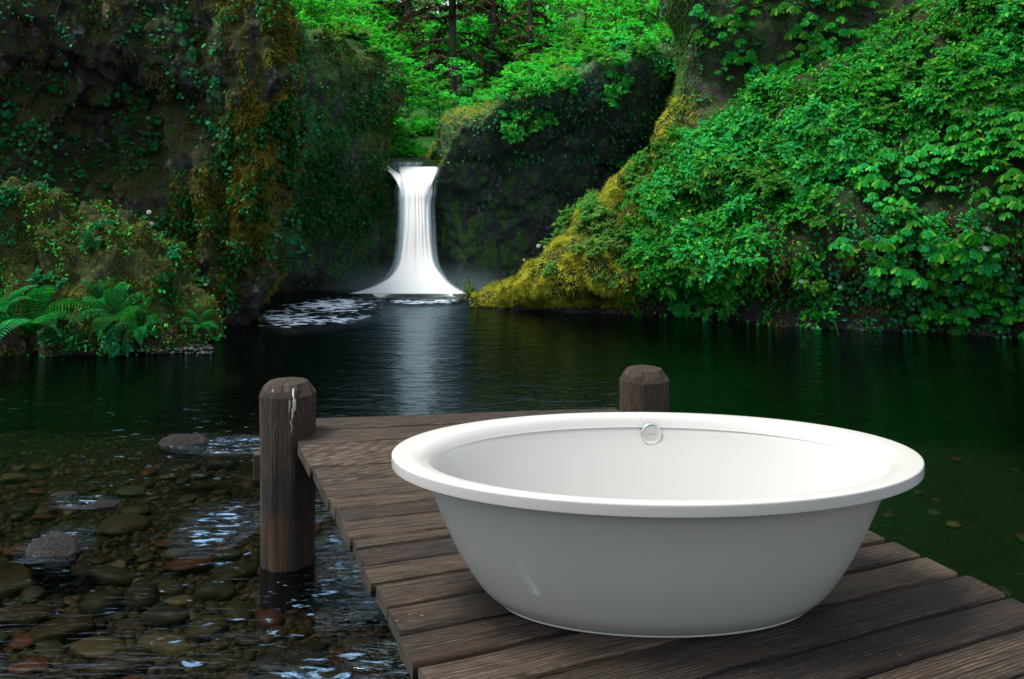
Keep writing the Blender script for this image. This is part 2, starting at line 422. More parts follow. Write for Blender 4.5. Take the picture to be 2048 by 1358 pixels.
# dribble of bird lime down the left post
p2 = post(.842, 5.42, .275, .163, -2.2, 1.9, False); p2['label'] = 'round post behind the bathtub rim, its worn top chamfered'
drip = Acc()
for x, y0, y1, wpx in ((587, 776, 800, 4), (589, 798, 822, 8), (585, 815, 842, 5), (583, 840, 870, 2.5), (579, 800, 826, 3), (546, 778, 786, 2)):
    pts = []
    for q in np.linspace(0, 1, 8):
        yy = y0 + (y1 - y0) * q; xx = x + 2.2 * fbm((q * 3, x * .37, 0), 2)
        pts.append(px(xx, yy, 4.757 + max(0, (800 - yy)) * .0021 - .003))
    wv_ = wpx / F * 4.76 * np.array([.5, .8, 1, .8, .9, .6, .45, .2]) * .5
    pts = np.array(pts); Vd = np.concatenate([pts - np.array([1, 0, 0]) * wv_[:, None], pts + np.array([1, 0, 0]) * wv_[:, None], pts + np.array([0, -.004, 0])])
    fd = [(i, 16 + i, 17 + i, i + 1) for i in range(7)] + [(16 + i, 8 + i, 9 + i, 17 + i) for i in range(7)]
    drip.add(Vd, fd)
dr = drip.obj('dripped_lime', plain('lime', (.5, .47, .42), .9, var=.5), po)

# ================================================================== bathtub
TC = np.array([.488, 2.93, 0.0])
MT = plain('white_enamel', (.47, .462, .442), .24, coat=.15, spec=.4)
tub = empty('bathtub', TC)
tag(tub, 'freestanding oval white enamel bathtub with wide rolled rim, standing on the jetty deck', 'bathtub')
def rings(name, rl, mat, n=160, cap=None, sub=None, parent=tub):
    rl = catmull(np.array(rl, float), sub) if sub else np.array(rl, float)
    a = np.arange(n) / n * 2 * pi
    V = np.stack([np.column_stack([r_[0] * np.cos(a), r_[1] * np.sin(a), np.full(n, r_[2])]) for r_ in rl])
    m_ = len(rl); i, j = np.meshgrid(np.arange(m_ - 1), np.arange(n), indexing='ij')
    f = np.stack([i * n + j, i * n + (j + 1) % n, (i + 1) * n + (j + 1) % n, (i + 1) * n + j], -1).reshape(-1, 4)
    V = V.reshape(-1, 3); f = [tuple(q) for q in f]
    if cap: f.append(tuple((m_ - 1) * n + q for q in range(n)))
    return raw(name, V, f, mat, parent)
b_in = [(.76, .44, .468), (.81, .468, .4695), (.872, .494, .470), (.893, .506, .4708), (.8992, .511, .4725), (.9003, .5118, .476), (.9007, .512, .488), (.9007, .512, .5035), (.8998, .5112, .5075), (.8965, .509, .5100),
        (.886, .5025, .5112), (.86, .489, .5112), (.835, .4765, .5105), (.812, .4665, .5065), (.79, .458, .498), (.770, .4505, .482), (.753, .441, .455), (.736, .430, .415), (.706, .402, .33), (.662, .362, .22), (.612, .324, .13), (.56, .290, .085), (.47, .235, .062), (.3, .18, .056), (.05, .03, .052)]
basin = rings('basin', b_in, MT, cap=True, sub=110)
s_out = [(.532, .2665, .0085), (.546, .276, .016), (.566, .290, .032), (.598, .313, .064), (.636, .340, .118), (.676, .368, .185), (.712, .394, .26), (.744, .418, .335), (.771, .441, .405), (.786, .454, .449), (.792, .459, .469)]
apron = rings('apron', s_out, MT, sub=60)
plinth = rings('plinth', [(.46, .235, .001), (.527, .2635, .001), (.5315, .2665, .003), (.5315, .2665, .0075), (.528, .264, .0095)], MT)
# overflow on the far inner wall
oc = px(1306, 873, 3.32) - TC
ov = empty('overflow_cap'); ov.parent = tub
MC = plain('chrome', (.82, .84, .84), .06, metal=1.0)
def disc(name, prof, mat, n=48, parent=None):
    V = []; f = []
    for r_, z in prof:
        for k in range(n): V.append((r_ * cos(k / n * 2 * pi), r_ * sin(k / n * 2 * pi), z))
    for i in range(len(prof) - 1):
        for k in range(n): f.append((i * n + k, i * n + (k + 1) % n, (i + 1) * n + (k + 1) % n, (i + 1) * n + k))
    f.append(tuple((len(prof) - 1) * n + k for k in range(n)))
    return raw(name, V, f, mat, parent)
COL.objects.unlink(ov); bpy.data.objects.remove(ov)
ov = disc('overflow_cap', [(.0385, -.02), (.0405, -.018), (.0405, .002), (.040, .0045), (.0385, .006), (.0365, .0066), (.02, .0067)], MC, parent=tub)
# local z faces the room, tipped a little downwards
zax = Vector((0, -1, .05)).normalized(); yax = Vector((0, .05, 1)).normalized(); xax = yax.cross(zax)
ov.matrix_parent_inverse = Matrix()
ov.matrix_local = Matrix(((xax.x, yax.x, zax.x, oc[0]), (xax.y, yax.y, zax.y, .432), (xax.z, yax.z, zax.z, oc[2]), (0, 0, 0, 1)))
tb = raw('tab', [(-.017, -.036, -.008), (.017, -.036, -.008), (.013, -.044, -.008), (-.013, -.044, -.008), (-.017, -.036, .004), (.017, -.036, .004), (.013, -.044, .004), (-.013, -.044, .004)],
         [(3, 2, 1, 0), (4, 5, 6, 7), (0, 1, 5, 4), (1, 2, 6, 5), (2, 3, 7, 6), (3, 0, 4, 7)], MC, ov, smooth=False)
fc = bpy.data.curves.new('lettering', 'FONT'); fc.body = 'KALDEWEI'; fc.size = .0072; fc.align_x = 'CENTER'; fc.extrude = .0002
fo = bpy.data.objects.new('lettering', fc); me = bpy.data.meshes.new_from_object(fo)
me.materials.append(plain('engraving', (.22, .23, .24), .5)); lt = bpy.data.objects.new('lettering', me); COL.objects.link(lt)
lt.parent = ov; lt.location = (0, -.004, .0069); bpy.data.objects.remove(fo)
# ================================================================== cliffs and banks
ROCK = rock_material('wet_basalt', (.048, .047, .045), (.042, .044, .011), moss=.42, light=(.30, .32, .32), lightamt=.8)
ROCKD = rock_material('dark_basalt', (.045, .042, .04), (.03, .045, .012), moss=.38, light=(.12, .12, .11), lightamt=.5)
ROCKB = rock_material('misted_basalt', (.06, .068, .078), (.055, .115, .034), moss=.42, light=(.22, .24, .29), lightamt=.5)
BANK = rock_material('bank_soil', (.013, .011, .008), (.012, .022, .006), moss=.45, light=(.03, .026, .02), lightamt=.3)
YMOSS = rock_material('golden_moss', (.05, .045, .02), (.22, .19, .025), moss=.8, light=(.2, .17, .06), lightamt=.4)
TURF = rock_material('forest_floor', (.02, .045, .012), (.025, .10, .016), moss=.7, light=(.03, .1, .02))

def cols_px(spec): return [[px(*t) for t in c] for c in spec]
# --- left cliff
rows = [740, 690, 600, 500, 420, 330, 230, 120, 0, -90, -170, 60]
sil = [496, 500, 516, 535, 552, 572, 583, 580, 560, 540, 520, 500]
dY = [0, 0, .02, -.1, -.2, -.35, -.55, -.65, -.6, -.3, .6, 3.5]
spec = []
for x0, base, hollow in ((-700, 10.5, 0), (-300, 12.0, .2), (-60, 12.9, .5), (110, 13.3, 1.0), (240, 13.5, 1.1), (350, 13.4, .6), (430, 13.35, .1), (485, 13.4, -.2)):
    k = 1.0 if x0 > 350 else .8
    c = []
    for i, y in enumerate(rows):
        h = hollow * math.exp(-((y - 260) / 170.0) ** 2)
        sh = (sil[i] - 540) * max(0, (x0 - 200) / 285.0) * .8
        c.append((x0 + sh, y, base + dY[i] * k + h))
    spec.append(c)
spec.append([(sil[i], y, 13.9 + dY[i]) for i, y in enumerate(rows)])
spec.append([(sil[i] - 6, y + 2, 15.2 + dY[i] * .5) for i, y in enumerate(rows)])
spec.append([(sil[i] - 40, y + 10, 18.5) for i, y in enumerate(rows)])
LC = loft(cols_px(spec), 210, 190, amp=.22, freq=.8, seed=2.0, ridge=.26, fine=.13)
tag(grid_obj('left_cliff', LC[0], LC[2], ROCK), kind='structure')
# --- cliff left of the waterfall
rows = [620, 585, 520, 450, 380, 320, 260, 210, 170, 135]
sil = [795, 795, 797, 800, 792, 770, 768, 786, 797, 786]
rec = [.9, .9, .7, .45, .2, 0, -.05, 0, .1, .35]
top = {430: 60, 520: 45, 590: 62, 640: 72, 690: 92, 740: 118}
spec = []
for x0, Y0 in ((400, 17.2), (520, 16.9), (590, 17.4), (650, 17.8), (700, 18.1), (745, 18.45)):
    ty = [t for q, t in sorted(top.items()) if q >= x0 - 40][0]
    c = []
    for i, y in enumerate(rows):
        yy = 620 + (y - 620) * (620 - ty) / (620 - 135.0)
        c.append((x0 + (sil[i] - 785) * .4 * max(0, (x0 - 600) / 145.), yy, Y0 + rec[i]))
    c.append((x0, ty - 4, Y0 + 1.6)); c.append((x0, ty + 8, Y0 + 5))
    spec.append(c)
c = [(sil[i], y, 18.75 + rec[i]) for i, y in enumerate(rows)]; spec.append(c + [(765, 122, 19.0), (750, 130, 22)])
c = [(sil[i] + 1, y, 19.6 + rec[i]) for i, y in enumerate(rows)]; spec.append(c + [(762, 130, 20), (750, 140, 23)])
c = [(sil[i] - 14, y + 5, 22) for i, y in enumerate(rows)]; spec.append(c + [(745, 150, 23), (740, 160, 25)])
BL = loft(cols_px(spec), 130, 130, amp=.16, freq=1.0, seed=5.0, ridge=.09, fine=.05)
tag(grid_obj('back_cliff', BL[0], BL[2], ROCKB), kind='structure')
# --- cliff right of the waterfall: a dark hollow under a mossy crest
rows = [620, 585, 520, 460, 400]
spec = []
lef = [862, 866, 872, 873, 866]
spec.append([(x - 18, y, 21.0) for x, y in zip(lef, rows)] + [(870, 355, 21.5), (878, 338, 21.8), (860, 325, 22.2), (850, 322, 23), (850, 330, 25)])
spec.append([(x, y, 18.9 + r_) for x, y, r_ in zip(lef, rows, (.6, .6, .4, .2, .0))] + [(872, 358, 18.6), (884, 333, 18.6), (876, 312, 19.4), (868, 300, 20.4), (866, 306, 24)])
for x0, yt, Y0, hol in ((915, 240, 17.9, .7), (965, 222, 17.6, 1.1), (1020, 196, 17.4, 1.5), (1100, 165, 17.3, 1.8), (1200, 125, 17.5, 2.0), (1320, 95, 18.2, 1.8), (1450, 70, 19.2, 1.3), (1600, 50, 20, 1.0)):
    spec.append([(x0, y, Y0 + r_ * hol) for y, r_ in zip(rows, (.9, .95, 1.0, .95, .8))] + [(x0, 400 + (yt - 400) * .45, Y0 + .45 * hol), (x0, 400 + (yt - 400) * .85, Y0 + .02), (x0 - 4, yt, Y0 + .25), (x0 - 10, yt - 8, Y0 + 1.4), (x0 - 12, yt - 2, Y0 + 5)])
BR = loft(cols_px(spec), 150, 130, amp=.14, freq=1.0, seed=8.0, ridge=.06, fine=.05)
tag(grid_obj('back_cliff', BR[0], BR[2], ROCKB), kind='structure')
# --- rock sill under the stream and the dark wall behind the falls
sillc = []
for x0 in (700, 760, 800, 840, 880, 930):
    d_ = 8 if 770 < x0 < 870 else 0
    sillc.append([px(x0, y, Y) for y, Y in ((620, 19.6), (560, 19.6), (480, 19.45), (410, 19.2), (360, 18.9), (337 + d_, 18.75), (331 + d_, 18.9), (326, 19.6), (316, 22), (306, 26))])
SL = loft(sillc, 50, 70, amp=.05, freq=2, seed=1, fine=.03)
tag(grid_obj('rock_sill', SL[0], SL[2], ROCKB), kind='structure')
# --- right cliff above the bank
rows = [470, 380, 310, 265, 225, 180, 110, 20, -80, -220, -330, -345]
lef = [1300, 1305, 1312, 1318, 1335, 1352, 1352, 1346, 1343, 1340, 1345, 1350]
dd = [0, -.1, -.35, -.5, -.35, -.05, .05, 0, .1, .3, 1.0, 4]
spec = [[(x + 25, y, 21) for x, y in zip(lef, rows)], [(x + 4, y, 18.2 + d_) for x, y, d_ in zip(lef, rows, dd)], [(x, y, 17.4 + d_) for x, y, d_ in zip(lef, rows, dd)]]
for x0, Y0 in ((1385, 16.9), (1440, 16.75), (1520, 16.7), (1640, 16.6), (1780, 16.3), (1950, 15.6), (2150, 14.8), (2450, 13.8), (2900, 12)):
    k = 1.0 if x0 < 1450 else .3
    spec.append([(x0, y, Y0 + d_ * k) for y, d_ in zip(rows, dd)])
RC = loft(cols_px(spec), 180, 150, amp=.20, freq=.9, seed=12.0, ridge=.12, fine=.05)
tag(grid_obj('right_cliff', RC[0], RC[2], ROCKD), kind='structure')
# --- right bank
spec = []
for xb, yb, xr, yr, dr_, und in ((945, 611, 952, 607, .1, 0), (968, 612, 972, 596, .3, 0), (1000, 619, 1003, 568, .7, .02), (1060, 625, 1068, 520, 1.0, .1), (1130, 632, 1140, 450, 1.3, .25), (1210, 638, 1215, 385, 1.6, .45), (1310, 645, 1310, 325, 1.9, .55), (1430, 652, 1430, 250, 2.1, .5),
                                 (1560, 659, 1570, 190, 2.2, .45), (1700, 668, 1720, 110, 2.2, .5), (1850, 676, 1870, 20, 2.0, .55), (2050, 688, 2080, -70, 1.8, .6), (2350, 700, 2400, -150, 1.6, .6), (2900, 720, 2950, -200, 1.4, .5)):
    Yb = (CAMZ - WZ) * F / (yb - HZ); H = yb - yr
    spec.append([(xb, yb + 26, Yb - .1 + und), (xb, yb, Yb + und), (xb, yb - .07 * H, Yb + .15 + und), (xb, yb - .16 * H, Yb + .2 + und), (xb + (xr - xb) * .3, yb - .3 * H, Yb + .05 + dr_ * .1),
                 (xb + (xr - xb) * .55, yb - .55 * H, Yb + dr_ * .28), (xb + (xr - xb) * .8, yb - .8 * H, Yb + dr_ * .6), (xr, yr, Yb + dr_), (xr, yr + 4, Yb + dr_ + .7), (xr - 5, yr + 40, Yb + dr_ + 2.0)])
RB = loft(cols_px(spec), 260, 150, amp=.34, freq=.85, seed=21.0, ridge=.07, fine=.05)
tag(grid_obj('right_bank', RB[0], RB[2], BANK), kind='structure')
# --- valley floor and slopes behind
gx, gy = np.meshgrid(np.linspace(-26, 34, 70), np.linspace(18.6, 75, 60), indexing='ij')
xc = -2.0 - (gy - 19) * .02
gz = 1.85 + np.maximum(0, gy - 21) * .27 + .035 * np.maximum(0, np.abs(gx - xc) - 1.0) ** 2 * np.clip((gy - 18) / 8, 0, 1) + .25 * np.sin(gx * .7 + gy * .4)
gz = np.where(gy < 24, np.minimum(gz, 2.2 + .25 * np.abs(gx - xc)), gz); gz = np.minimum(gz, 26)
VS = np.stack([gx, gy, gz], -1); VN = grid_normals(VS); VN = np.where(VN[..., 2:3] < 0, -VN, VN)
tag(grid_obj('valley_slope', VS, False, TURF), kind='structure')
# --- unseen bare slope behind the camera, added for its reflection in the tub
hx, hy = np.meshgrid(np.linspace(-60, 60, 60), np.linspace(-60, -15, 24), indexing='ij')
hz = WZ - .6 + np.clip((-16 - hy) * .42, 0, 9) + np.array([[fbm((x * .13, y * .13, 0), 4, 2) * 2.2 for x, y in zip(a, b)] for a, b in zip(hx, hy)]) * np.clip((-16 - hy) / 8, 0, 1)
tag(grid_obj('unseen_hill', np.stack([hx, hy, hz], -1), False, TURF), kind='structure')
# --- mossy boulders at the left shore
def boulder(name, label, c, r_, seed, lean, mat, n=110):
    V = np.zeros((n, n, 3)); 
    for i, th in enumerate(np.linspace(0, 2 * pi, n)):
        for j, ph in enumerate(np.linspace(-.35, pi / 2, n)):
            d = np.array([cos(th) * cos(ph), sin(th) * cos(ph), sin(ph)])
            p = np.sign(d) * np.abs(d) ** .85
            k = 1 + .22 * fbm(d * 1.7, 4, seed) + .09 * fbm(d * 5, 3, seed) + .035 * fbm(d * 14, 3, seed)
            q = p * r_ * k
            q[0] += lean * max(0, d[2]) ** 1.3
            V[i, j] = q + np.array(c)
    V[-1] = V[0]
    nn = grid_normals(V); out = V - np.array(c)
    if (nn * out).sum(2).mean() < 0: nn = -nn; fl = True
    else: fl = False
    o = grid_obj(name, V, fl, mat); tag(o, label, 'boulder', 'mossy boulders at the left shore')
    return o, V, nn
MOSSR = rock_material('mossy_rock', (.04, .036, .03), (.034, .038, .008), moss=.62, light=(.15, .14, .1), lightamt=.3)
B1 = boulder('mossy_boulder', 'moss covered boulder jutting into the water, the right one of the two', (-5.42, 12.0, WZ - .15), (1.10, .95, 1.92), 3, -.45, MOSSR)
B2 = boulder('mossy_boulder', 'taller moss covered boulder at the left edge with the large fern at its foot', (-7.15, 12.1, WZ - .15), (1.28, 1.0, 2.42), 14, -.25, MOSSR)

# ================================================================== water, bed
bx, by = np.meshgrid(np.linspace(-16, 18, 120), np.linspace(-14, 21, 150), indexing='ij')
depth = .16 + .05 * np.clip(by - 3, 0, 20) + .30 * np.clip(bx + .6, 0, 4) + .12 * np.clip(by - 7.5, 0, 14) + .25 * np.clip(3.2 - by, 0, 6) * (bx > -2)
depth = np.minimum(depth, 1.7)
nz = np.array([[fbm((x * .5, y * .5, 0), 3, 3) for x, y in zip(ra, rb)] for ra, rb in zip(bx, by)])
bz = WZ - np.maximum(.10, depth + .06 * nz)
bz = np.where(by > 17.6, np.maximum(bz, bz + (by - 17.6) / 1.6 * 2.2), bz)      # the bed climbs to the foot of the cliffs
m = NT('river_silt'); c_ = m.coord(); p = m.principled(); p.inputs['Roughness'].default_value = .9
silt = m.ramp(m.noise(c_, 3, 6, .65), [(.3, (.012, .011, .008)), (.55, (.035, .030, .022)), (.75, (.06, .050, .036))])
sz = m.n('SeparateXYZ'); m.link(c_, sz.inputs[0])      # bed colour darkens with depth, painting in light lost under water
m.link(m.mixc(m.ramp(m.math('MULTIPLY_ADD', m.noise(c_, 1.2, 4), .3, m.math('SUBTRACT', WZ - .35, sz.outputs[2])), [(.2, 0.0), (.5, 1.0)]), silt, (.004, .006, .004)), p.inputs['Base Color'])
m.link(m.bump(m.noise(c_, 14, 5), .8, .05), p.inputs['Normal'])
tag(grid_obj('river_bed', np.stack([bx, by, bz], -1), False, m.m), kind='structure')

m = NT('river_water'); c_ = m.coord()
sep = m.n('SeparateXYZ'); m.link(c_, sep.inputs[0]); X, Yc = sep.outputs[0], sep.outputs[1]
def blob(cx, cy, rx, ry, soft=.5):
    a = m.math('DIVIDE', m.math('SUBTRACT', X, cx), rx); b = m.math('DIVIDE', m.math('SUBTRACT', Yc, cy), ry)
    d = m.math('ADD', m.math('MULTIPLY', a, a), m.math('MULTIPLY', b, b))
    mr = m.n('MapRange', interpolation_type='SMOOTHSTEP'); m.link(d, mr.inputs[0])
    mr.inputs[1].default_value = 1.0; mr.inputs[2].default_value = soft * .3; return mr.outputs[0]
def pb(x0, y0, x1, y1): 
    a = on(x0, (y0 + y1) / 2, WZ); b = on(x1, (y0 + y1) / 2, WZ); t = on(0, y0, WZ)[1]; u = on(0, y1, WZ)[1]
    return (a[0] + b[0]) / 2, (t + u) / 2, abs(b[0] - a[0]) / 2, abs(t - u) / 2
falls = m.math('MAXIMUM', blob(*pb(470, 582, 800, 680)), blob(*pb(740, 578, 960, 618)))
riff = [blob(*pb(300, 862, 640, 915)), blob(*pb(560, 1010, 800, 1250)), blob(*pb(420, 1275, 960, 1440)), blob(*pb(330, 985, 520, 1130)), blob(*pb(20, 1040, 200, 1130)), blob(*pb(80, 985, 260, 1020))]
near = riff[0]
for b in riff[1:]: near = m.math('MAXIMUM', near, b)
rip = m.noise(m.coord(scale=(.9, 2.6, 1)), 2.0, 4, .55, .3)
rip2 = m.noise(m.coord(scale=(1.1, 4.5, 1)), 5.5, 3, .55, .4)
chop = m.noise(m.coord(scale=(1.0, 2.4, 1)), 6.0, 4, .6, .5)
h = m.math('ADD', m.math('MULTIPLY', rip, 1.0), m.math('MULTIPLY', rip2, .30))
h = m.math('ADD', h, m.math('MULTIPLY', m.math('MULTIPLY', chop, m.math('MAXIMUM', falls, m.math('MULTIPLY', near, .7))), 4.5))
far_ = m.n('MapRange'); m.link(Yc, far_.inputs[0]); far_.inputs[1].default_value = 5.5; far_.inputs[2].default_value = 8.5; far_.inputs[3].default_value = .5; far_.inputs[4].default_value = 1.0
nrm = m.bump(h, far_.outputs[0], .023)
fr = m.n('Fresnel'); fr.inputs['IOR'].default_value = 1.45; m.link(nrm, fr.inputs['Normal'])
gl = m.n('BsdfGlossy'); gl.inputs['Roughness'].default_value = .07; m.link(nrm, gl.inputs['Normal']); gl.inputs['Color'].default_value = (.66, .87, 1, 1)
tr = m.n('BsdfTransparent'); tr.inputs['Color'].default_value = (.35, .355, .29, 1)
mx = m.n('MixShader'); m.link(fr.outputs[0], mx.inputs[0]); m.link(tr.outputs[0], mx.inputs[1]); m.link(gl.outputs[0], mx.inputs[2])
# foam: broken white water under the falls; bluish near flecks are painted sky glints
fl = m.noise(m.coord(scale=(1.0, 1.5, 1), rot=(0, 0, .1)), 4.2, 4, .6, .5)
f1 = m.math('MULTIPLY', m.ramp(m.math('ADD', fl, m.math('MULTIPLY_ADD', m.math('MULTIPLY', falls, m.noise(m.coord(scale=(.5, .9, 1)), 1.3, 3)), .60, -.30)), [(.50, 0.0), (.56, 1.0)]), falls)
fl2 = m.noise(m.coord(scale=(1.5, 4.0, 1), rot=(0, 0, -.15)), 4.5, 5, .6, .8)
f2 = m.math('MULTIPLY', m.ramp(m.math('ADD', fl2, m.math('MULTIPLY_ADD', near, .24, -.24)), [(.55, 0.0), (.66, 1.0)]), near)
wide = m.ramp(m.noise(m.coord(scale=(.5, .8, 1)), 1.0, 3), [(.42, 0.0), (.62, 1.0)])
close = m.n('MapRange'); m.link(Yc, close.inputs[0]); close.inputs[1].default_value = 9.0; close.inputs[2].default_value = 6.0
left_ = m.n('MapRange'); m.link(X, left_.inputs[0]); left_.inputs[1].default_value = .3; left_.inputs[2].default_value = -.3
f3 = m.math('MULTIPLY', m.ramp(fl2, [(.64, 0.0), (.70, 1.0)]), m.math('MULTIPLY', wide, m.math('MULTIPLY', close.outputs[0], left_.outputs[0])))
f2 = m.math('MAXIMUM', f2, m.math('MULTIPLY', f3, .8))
foam_glints = m.math('MAXIMUM', f1, m.math('MULTIPLY', f2, .50), clamp=True)
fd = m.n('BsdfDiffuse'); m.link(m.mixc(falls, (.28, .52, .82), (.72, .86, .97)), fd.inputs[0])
fx = m.n('MixShader'); m.link(foam_glints, fx.inputs[0]); m.link(mx.outputs[0], fx.inputs[1]); m.link(fd.outputs[0], fx.inputs[2])
m.link(fx.outputs[0], m.out.inputs[0])
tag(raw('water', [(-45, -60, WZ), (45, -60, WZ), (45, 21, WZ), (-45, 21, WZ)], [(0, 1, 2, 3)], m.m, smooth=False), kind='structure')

# ================================================================== waterfall
wf = empty('waterfall', px(830, 585, 17.9))
tag(wf, 'white waterfall pouring through the notch between the back cliffs into the pool', 'waterfall')
def water_mat(name, soft, streak, col=(.95, .97, .98), trans=.12, amin=0.0):
    m = NT(name); u = m.n('UVMap'); sp = m.n('SeparateXYZ'); m.link(u.outputs[0], sp.inputs[0])
    mp = m.n('Mapping'); m.link(u.outputs[0], mp.inputs[0]); mp.inputs['Scale'].default_value = (14, 1.3, 1)
    st = m.noise(mp.outputs[0], 1.6, 4, .6, .3)
    e = m.math('SUBTRACT', 1.0, m.math('ABSOLUTE', m.math('MULTIPLY_ADD', sp.outputs[0], 2.0, -1.0)))
    ed = m.ramp(m.math('DIVIDE', e, soft, clamp=True), [(0, 0.0), (1, 1.0)], 'EASE')
    a = m.math('MULTIPLY', ed, m.ramp(m.math('MULTIPLY_ADD', ed, streak * .5, st), [(.62 - .3 * streak, amin), (.62, 1.0)])) if streak else ed
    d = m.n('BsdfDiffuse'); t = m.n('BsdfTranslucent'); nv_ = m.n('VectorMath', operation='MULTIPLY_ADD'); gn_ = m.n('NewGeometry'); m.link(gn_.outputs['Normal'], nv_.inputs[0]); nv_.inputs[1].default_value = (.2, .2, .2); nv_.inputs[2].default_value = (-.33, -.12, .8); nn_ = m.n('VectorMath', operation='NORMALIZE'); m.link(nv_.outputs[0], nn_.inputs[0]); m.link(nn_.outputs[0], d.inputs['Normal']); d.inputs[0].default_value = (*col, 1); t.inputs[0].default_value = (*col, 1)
    x1 = m.n('MixShader', i_0=trans); m.link(d.outputs[0], x1.inputs[1]); m.link(t.outputs[0], x1.inputs[2])
    tp = m.n('BsdfTransparent'); x2 = m.n('MixShader'); m.link(a, x2.inputs[0]); m.link(tp.outputs[0], x2.inputs[1]); m.link(x1.outputs[0], x2.inputs[2])
    m.link(x2.outputs[0], m.out.inputs[0]); return m.m
def fall(name, prof, bulge, mat, nu=40, nv=90):
    """prof: (y, left x, right x, distance); a convex curtain of falling water"""
    pr = catmull(np.array(prof, float), nv); P = np.zeros((nu, nv, 3)); U = np.zeros((nu, nv, 2))
    for j, (y, xl, xr, Y) in enumerate(pr):
        for i in range(nu):
            s = i / (nu - 1); x = xl + (xr - xl) * s; wdt = (xr - xl) / F * Y
            b = bulge * min(wdt, .9) * (1 - (2 * s - 1) ** 2) + .018 * fbm((s * 11, y * .006, 0), 3, 4)
            P[i, j] = px(x, y, Y - b); U[i, j] = (s, j / (nv - 1))
    n, fl_ = face_cam(P, grid_normals(P))
    o = grid_obj(name, P, fl_, mat, uv=U.reshape(-1, 2)); o.parent = wf; o.location = -wf.location; return o
core = [(a, b_, c_w, d_ - .15 * min(1, max(0, (a - 333) / 30)) - .75 * max(0, (a - 340) / 247)) for a, b_, c_w, d_ in [(333, 800, 876, 18.75), (337, 796, 878, 18.6), (346, 797, 875, 18.45), (362, 801, 868, 18.35), (385, 806, 861, 18.3), (410, 808, 858, 18.3), (450, 807, 860, 18.3), (500, 802, 865, 18.3), (530, 795, 872, 18.25), (552, 779, 888, 18.15), (566, 757, 902, 18.0), (578, 727, 921, 17.85), (587, 692, 940, 17.7)]]
fall('falling_water', core, .10, water_mat('falling_water', .16, .5, amin=1.0, trans=.3))
fall('glow_veil', [(r_[0] + 1, r_[1] - 12 - (r_[0] > 380) * 8, r_[2] + 9 + (r_[0] > 380) * 8, r_[3] + .06) for r_ in core], .1, water_mat('glow_veil', .75, .6, (.55, .75, .9), amin=.1))  # wider bluish sheet painting the soft glow beside the falling water
# smooth dark-streaked tongue sliding over the left of the lip
m = NT('sliding_water'); u = m.n('UVMap'); mp = m.n('Mapping'); m.link(u.outputs[0], mp.inputs[0]); mp.inputs['Scale'].default_value = (9, 1.2, 1)
p = m.principled(); p.inputs['Roughness'].default_value = .25
m.link(m.ramp(m.noise(mp.outputs[0], 1.5, 4, .6), [(.38, (.02, .03, .045)), (.55, (.13, .17, .22)), (.68, (.7, .8, .86))]), p.inputs['Base Color'])
tongue = np.zeros((20, 30, 3)); tu = np.zeros((20, 30, 2))
for i in range(20):
    for j in range(30):
        s, t = i / 19, j / 29
        x = 764 + s * (846 - 764) + t * (1 - s) * 34 - t * s * 10; y = 324 + t * 34 * (1 - .15 * s) + 6 * t * t
        tongue[i, j] = px(x, y, 19.4 - .95 * t - .05 * math.sin(s * pi)); tu[i, j] = (s, t)
n_, fl_ = face_cam(tongue, grid_normals(tongue))
o = grid_obj('sliding_water', tongue, fl_, m.m, uv=tu.reshape(-1, 2)); o.parent = wf; o.location = -wf.location
# left edge spill and splash skirt
fall('side_spill', [(326, 764, 772, 19.2), (338, 770, 786, 18.75), (350, 782, 803, 18.3), (370, 795, 806, 18.12), (392, 803, 808, 18.04)], .1, water_mat('side_spill', .5, .7, amin=.25))
# splash: a low mound of white water
sp = np.zeros((60, 24, 3)); su = np.zeros((60, 24, 2))
for i in range(60):
    for j in range(24):
        s, t = i / 59 * 2 - 1, j / 23
        hgt = .30 * math.exp(-(s / .28) ** 2) + .07 * (1 - abs(s))
        a = t * pi
        x = -2.10 + s * 1.35 + .06; 
        sp[i, j] = (x, 17.6 - .55 * cos(a) * (1 - s * s * .6), WZ - .03 + hgt * sin(a) * (1 + .35 * fbm((s * 6, t * 4, 0), 3)))
        su[i, j] = (i / 59, t)
n_ = grid_normals(sp); fl_ = n_[..., 2].mean() < 0
o = grid_obj('splash', sp, fl_, water_mat('splash', .4, .5, amin=.3), uv=su.reshape(-1, 2)); o.parent = wf; o.location = -wf.location
# spray hanging round the foot of the falls
m = NT('spray'); c_ = m.coord(out='Object')
def gauss(sx, sy, sz, cx, cy, cz):
    mp = m.n('Mapping', vector_type='TEXTURE'); tc = m.n('TexCoord'); m.link(tc.outputs['Object'], mp.inputs[0])
    mp.inputs['Location'].default_value = (cx, cy, cz); mp.inputs['Scale'].default_value = (sx, sy, sz)
    ln = m.n('VectorMath', operation='LENGTH'); m.link(mp.outputs[0], ln.inputs[0])
    return m.math('POWER', 2.718, m.math('MULTIPLY', m.math('MULTIPLY', ln.outputs[1], ln.outputs[1]), -1.0))
g = m.math('ADD', m.math('MULTIPLY', gauss(1.45, .55, .40, 0, .25, 0), 1.7), m.math('MULTIPLY', gauss(.60, .5, 1.6, .02, .1, .6), .10))
g = m.math('MULTIPLY', g, m.math('MULTIPLY_ADD', m.noise(c_, 2.2, 3), .9, .5))
g = m.math('MAXIMUM', m.math('SUBTRACT', g, .05), 0.0)
pv = m.n('VolumePrincipled'); pv.inputs['Color'].default_value = (.66, .88, 1, 1); m.link(g, pv.inputs['Density']); pv.inputs['Anisotropy'].default_value = .35
m.link(pv.outputs[0], m.out.inputs['Volume'])
V = []; ns = 20
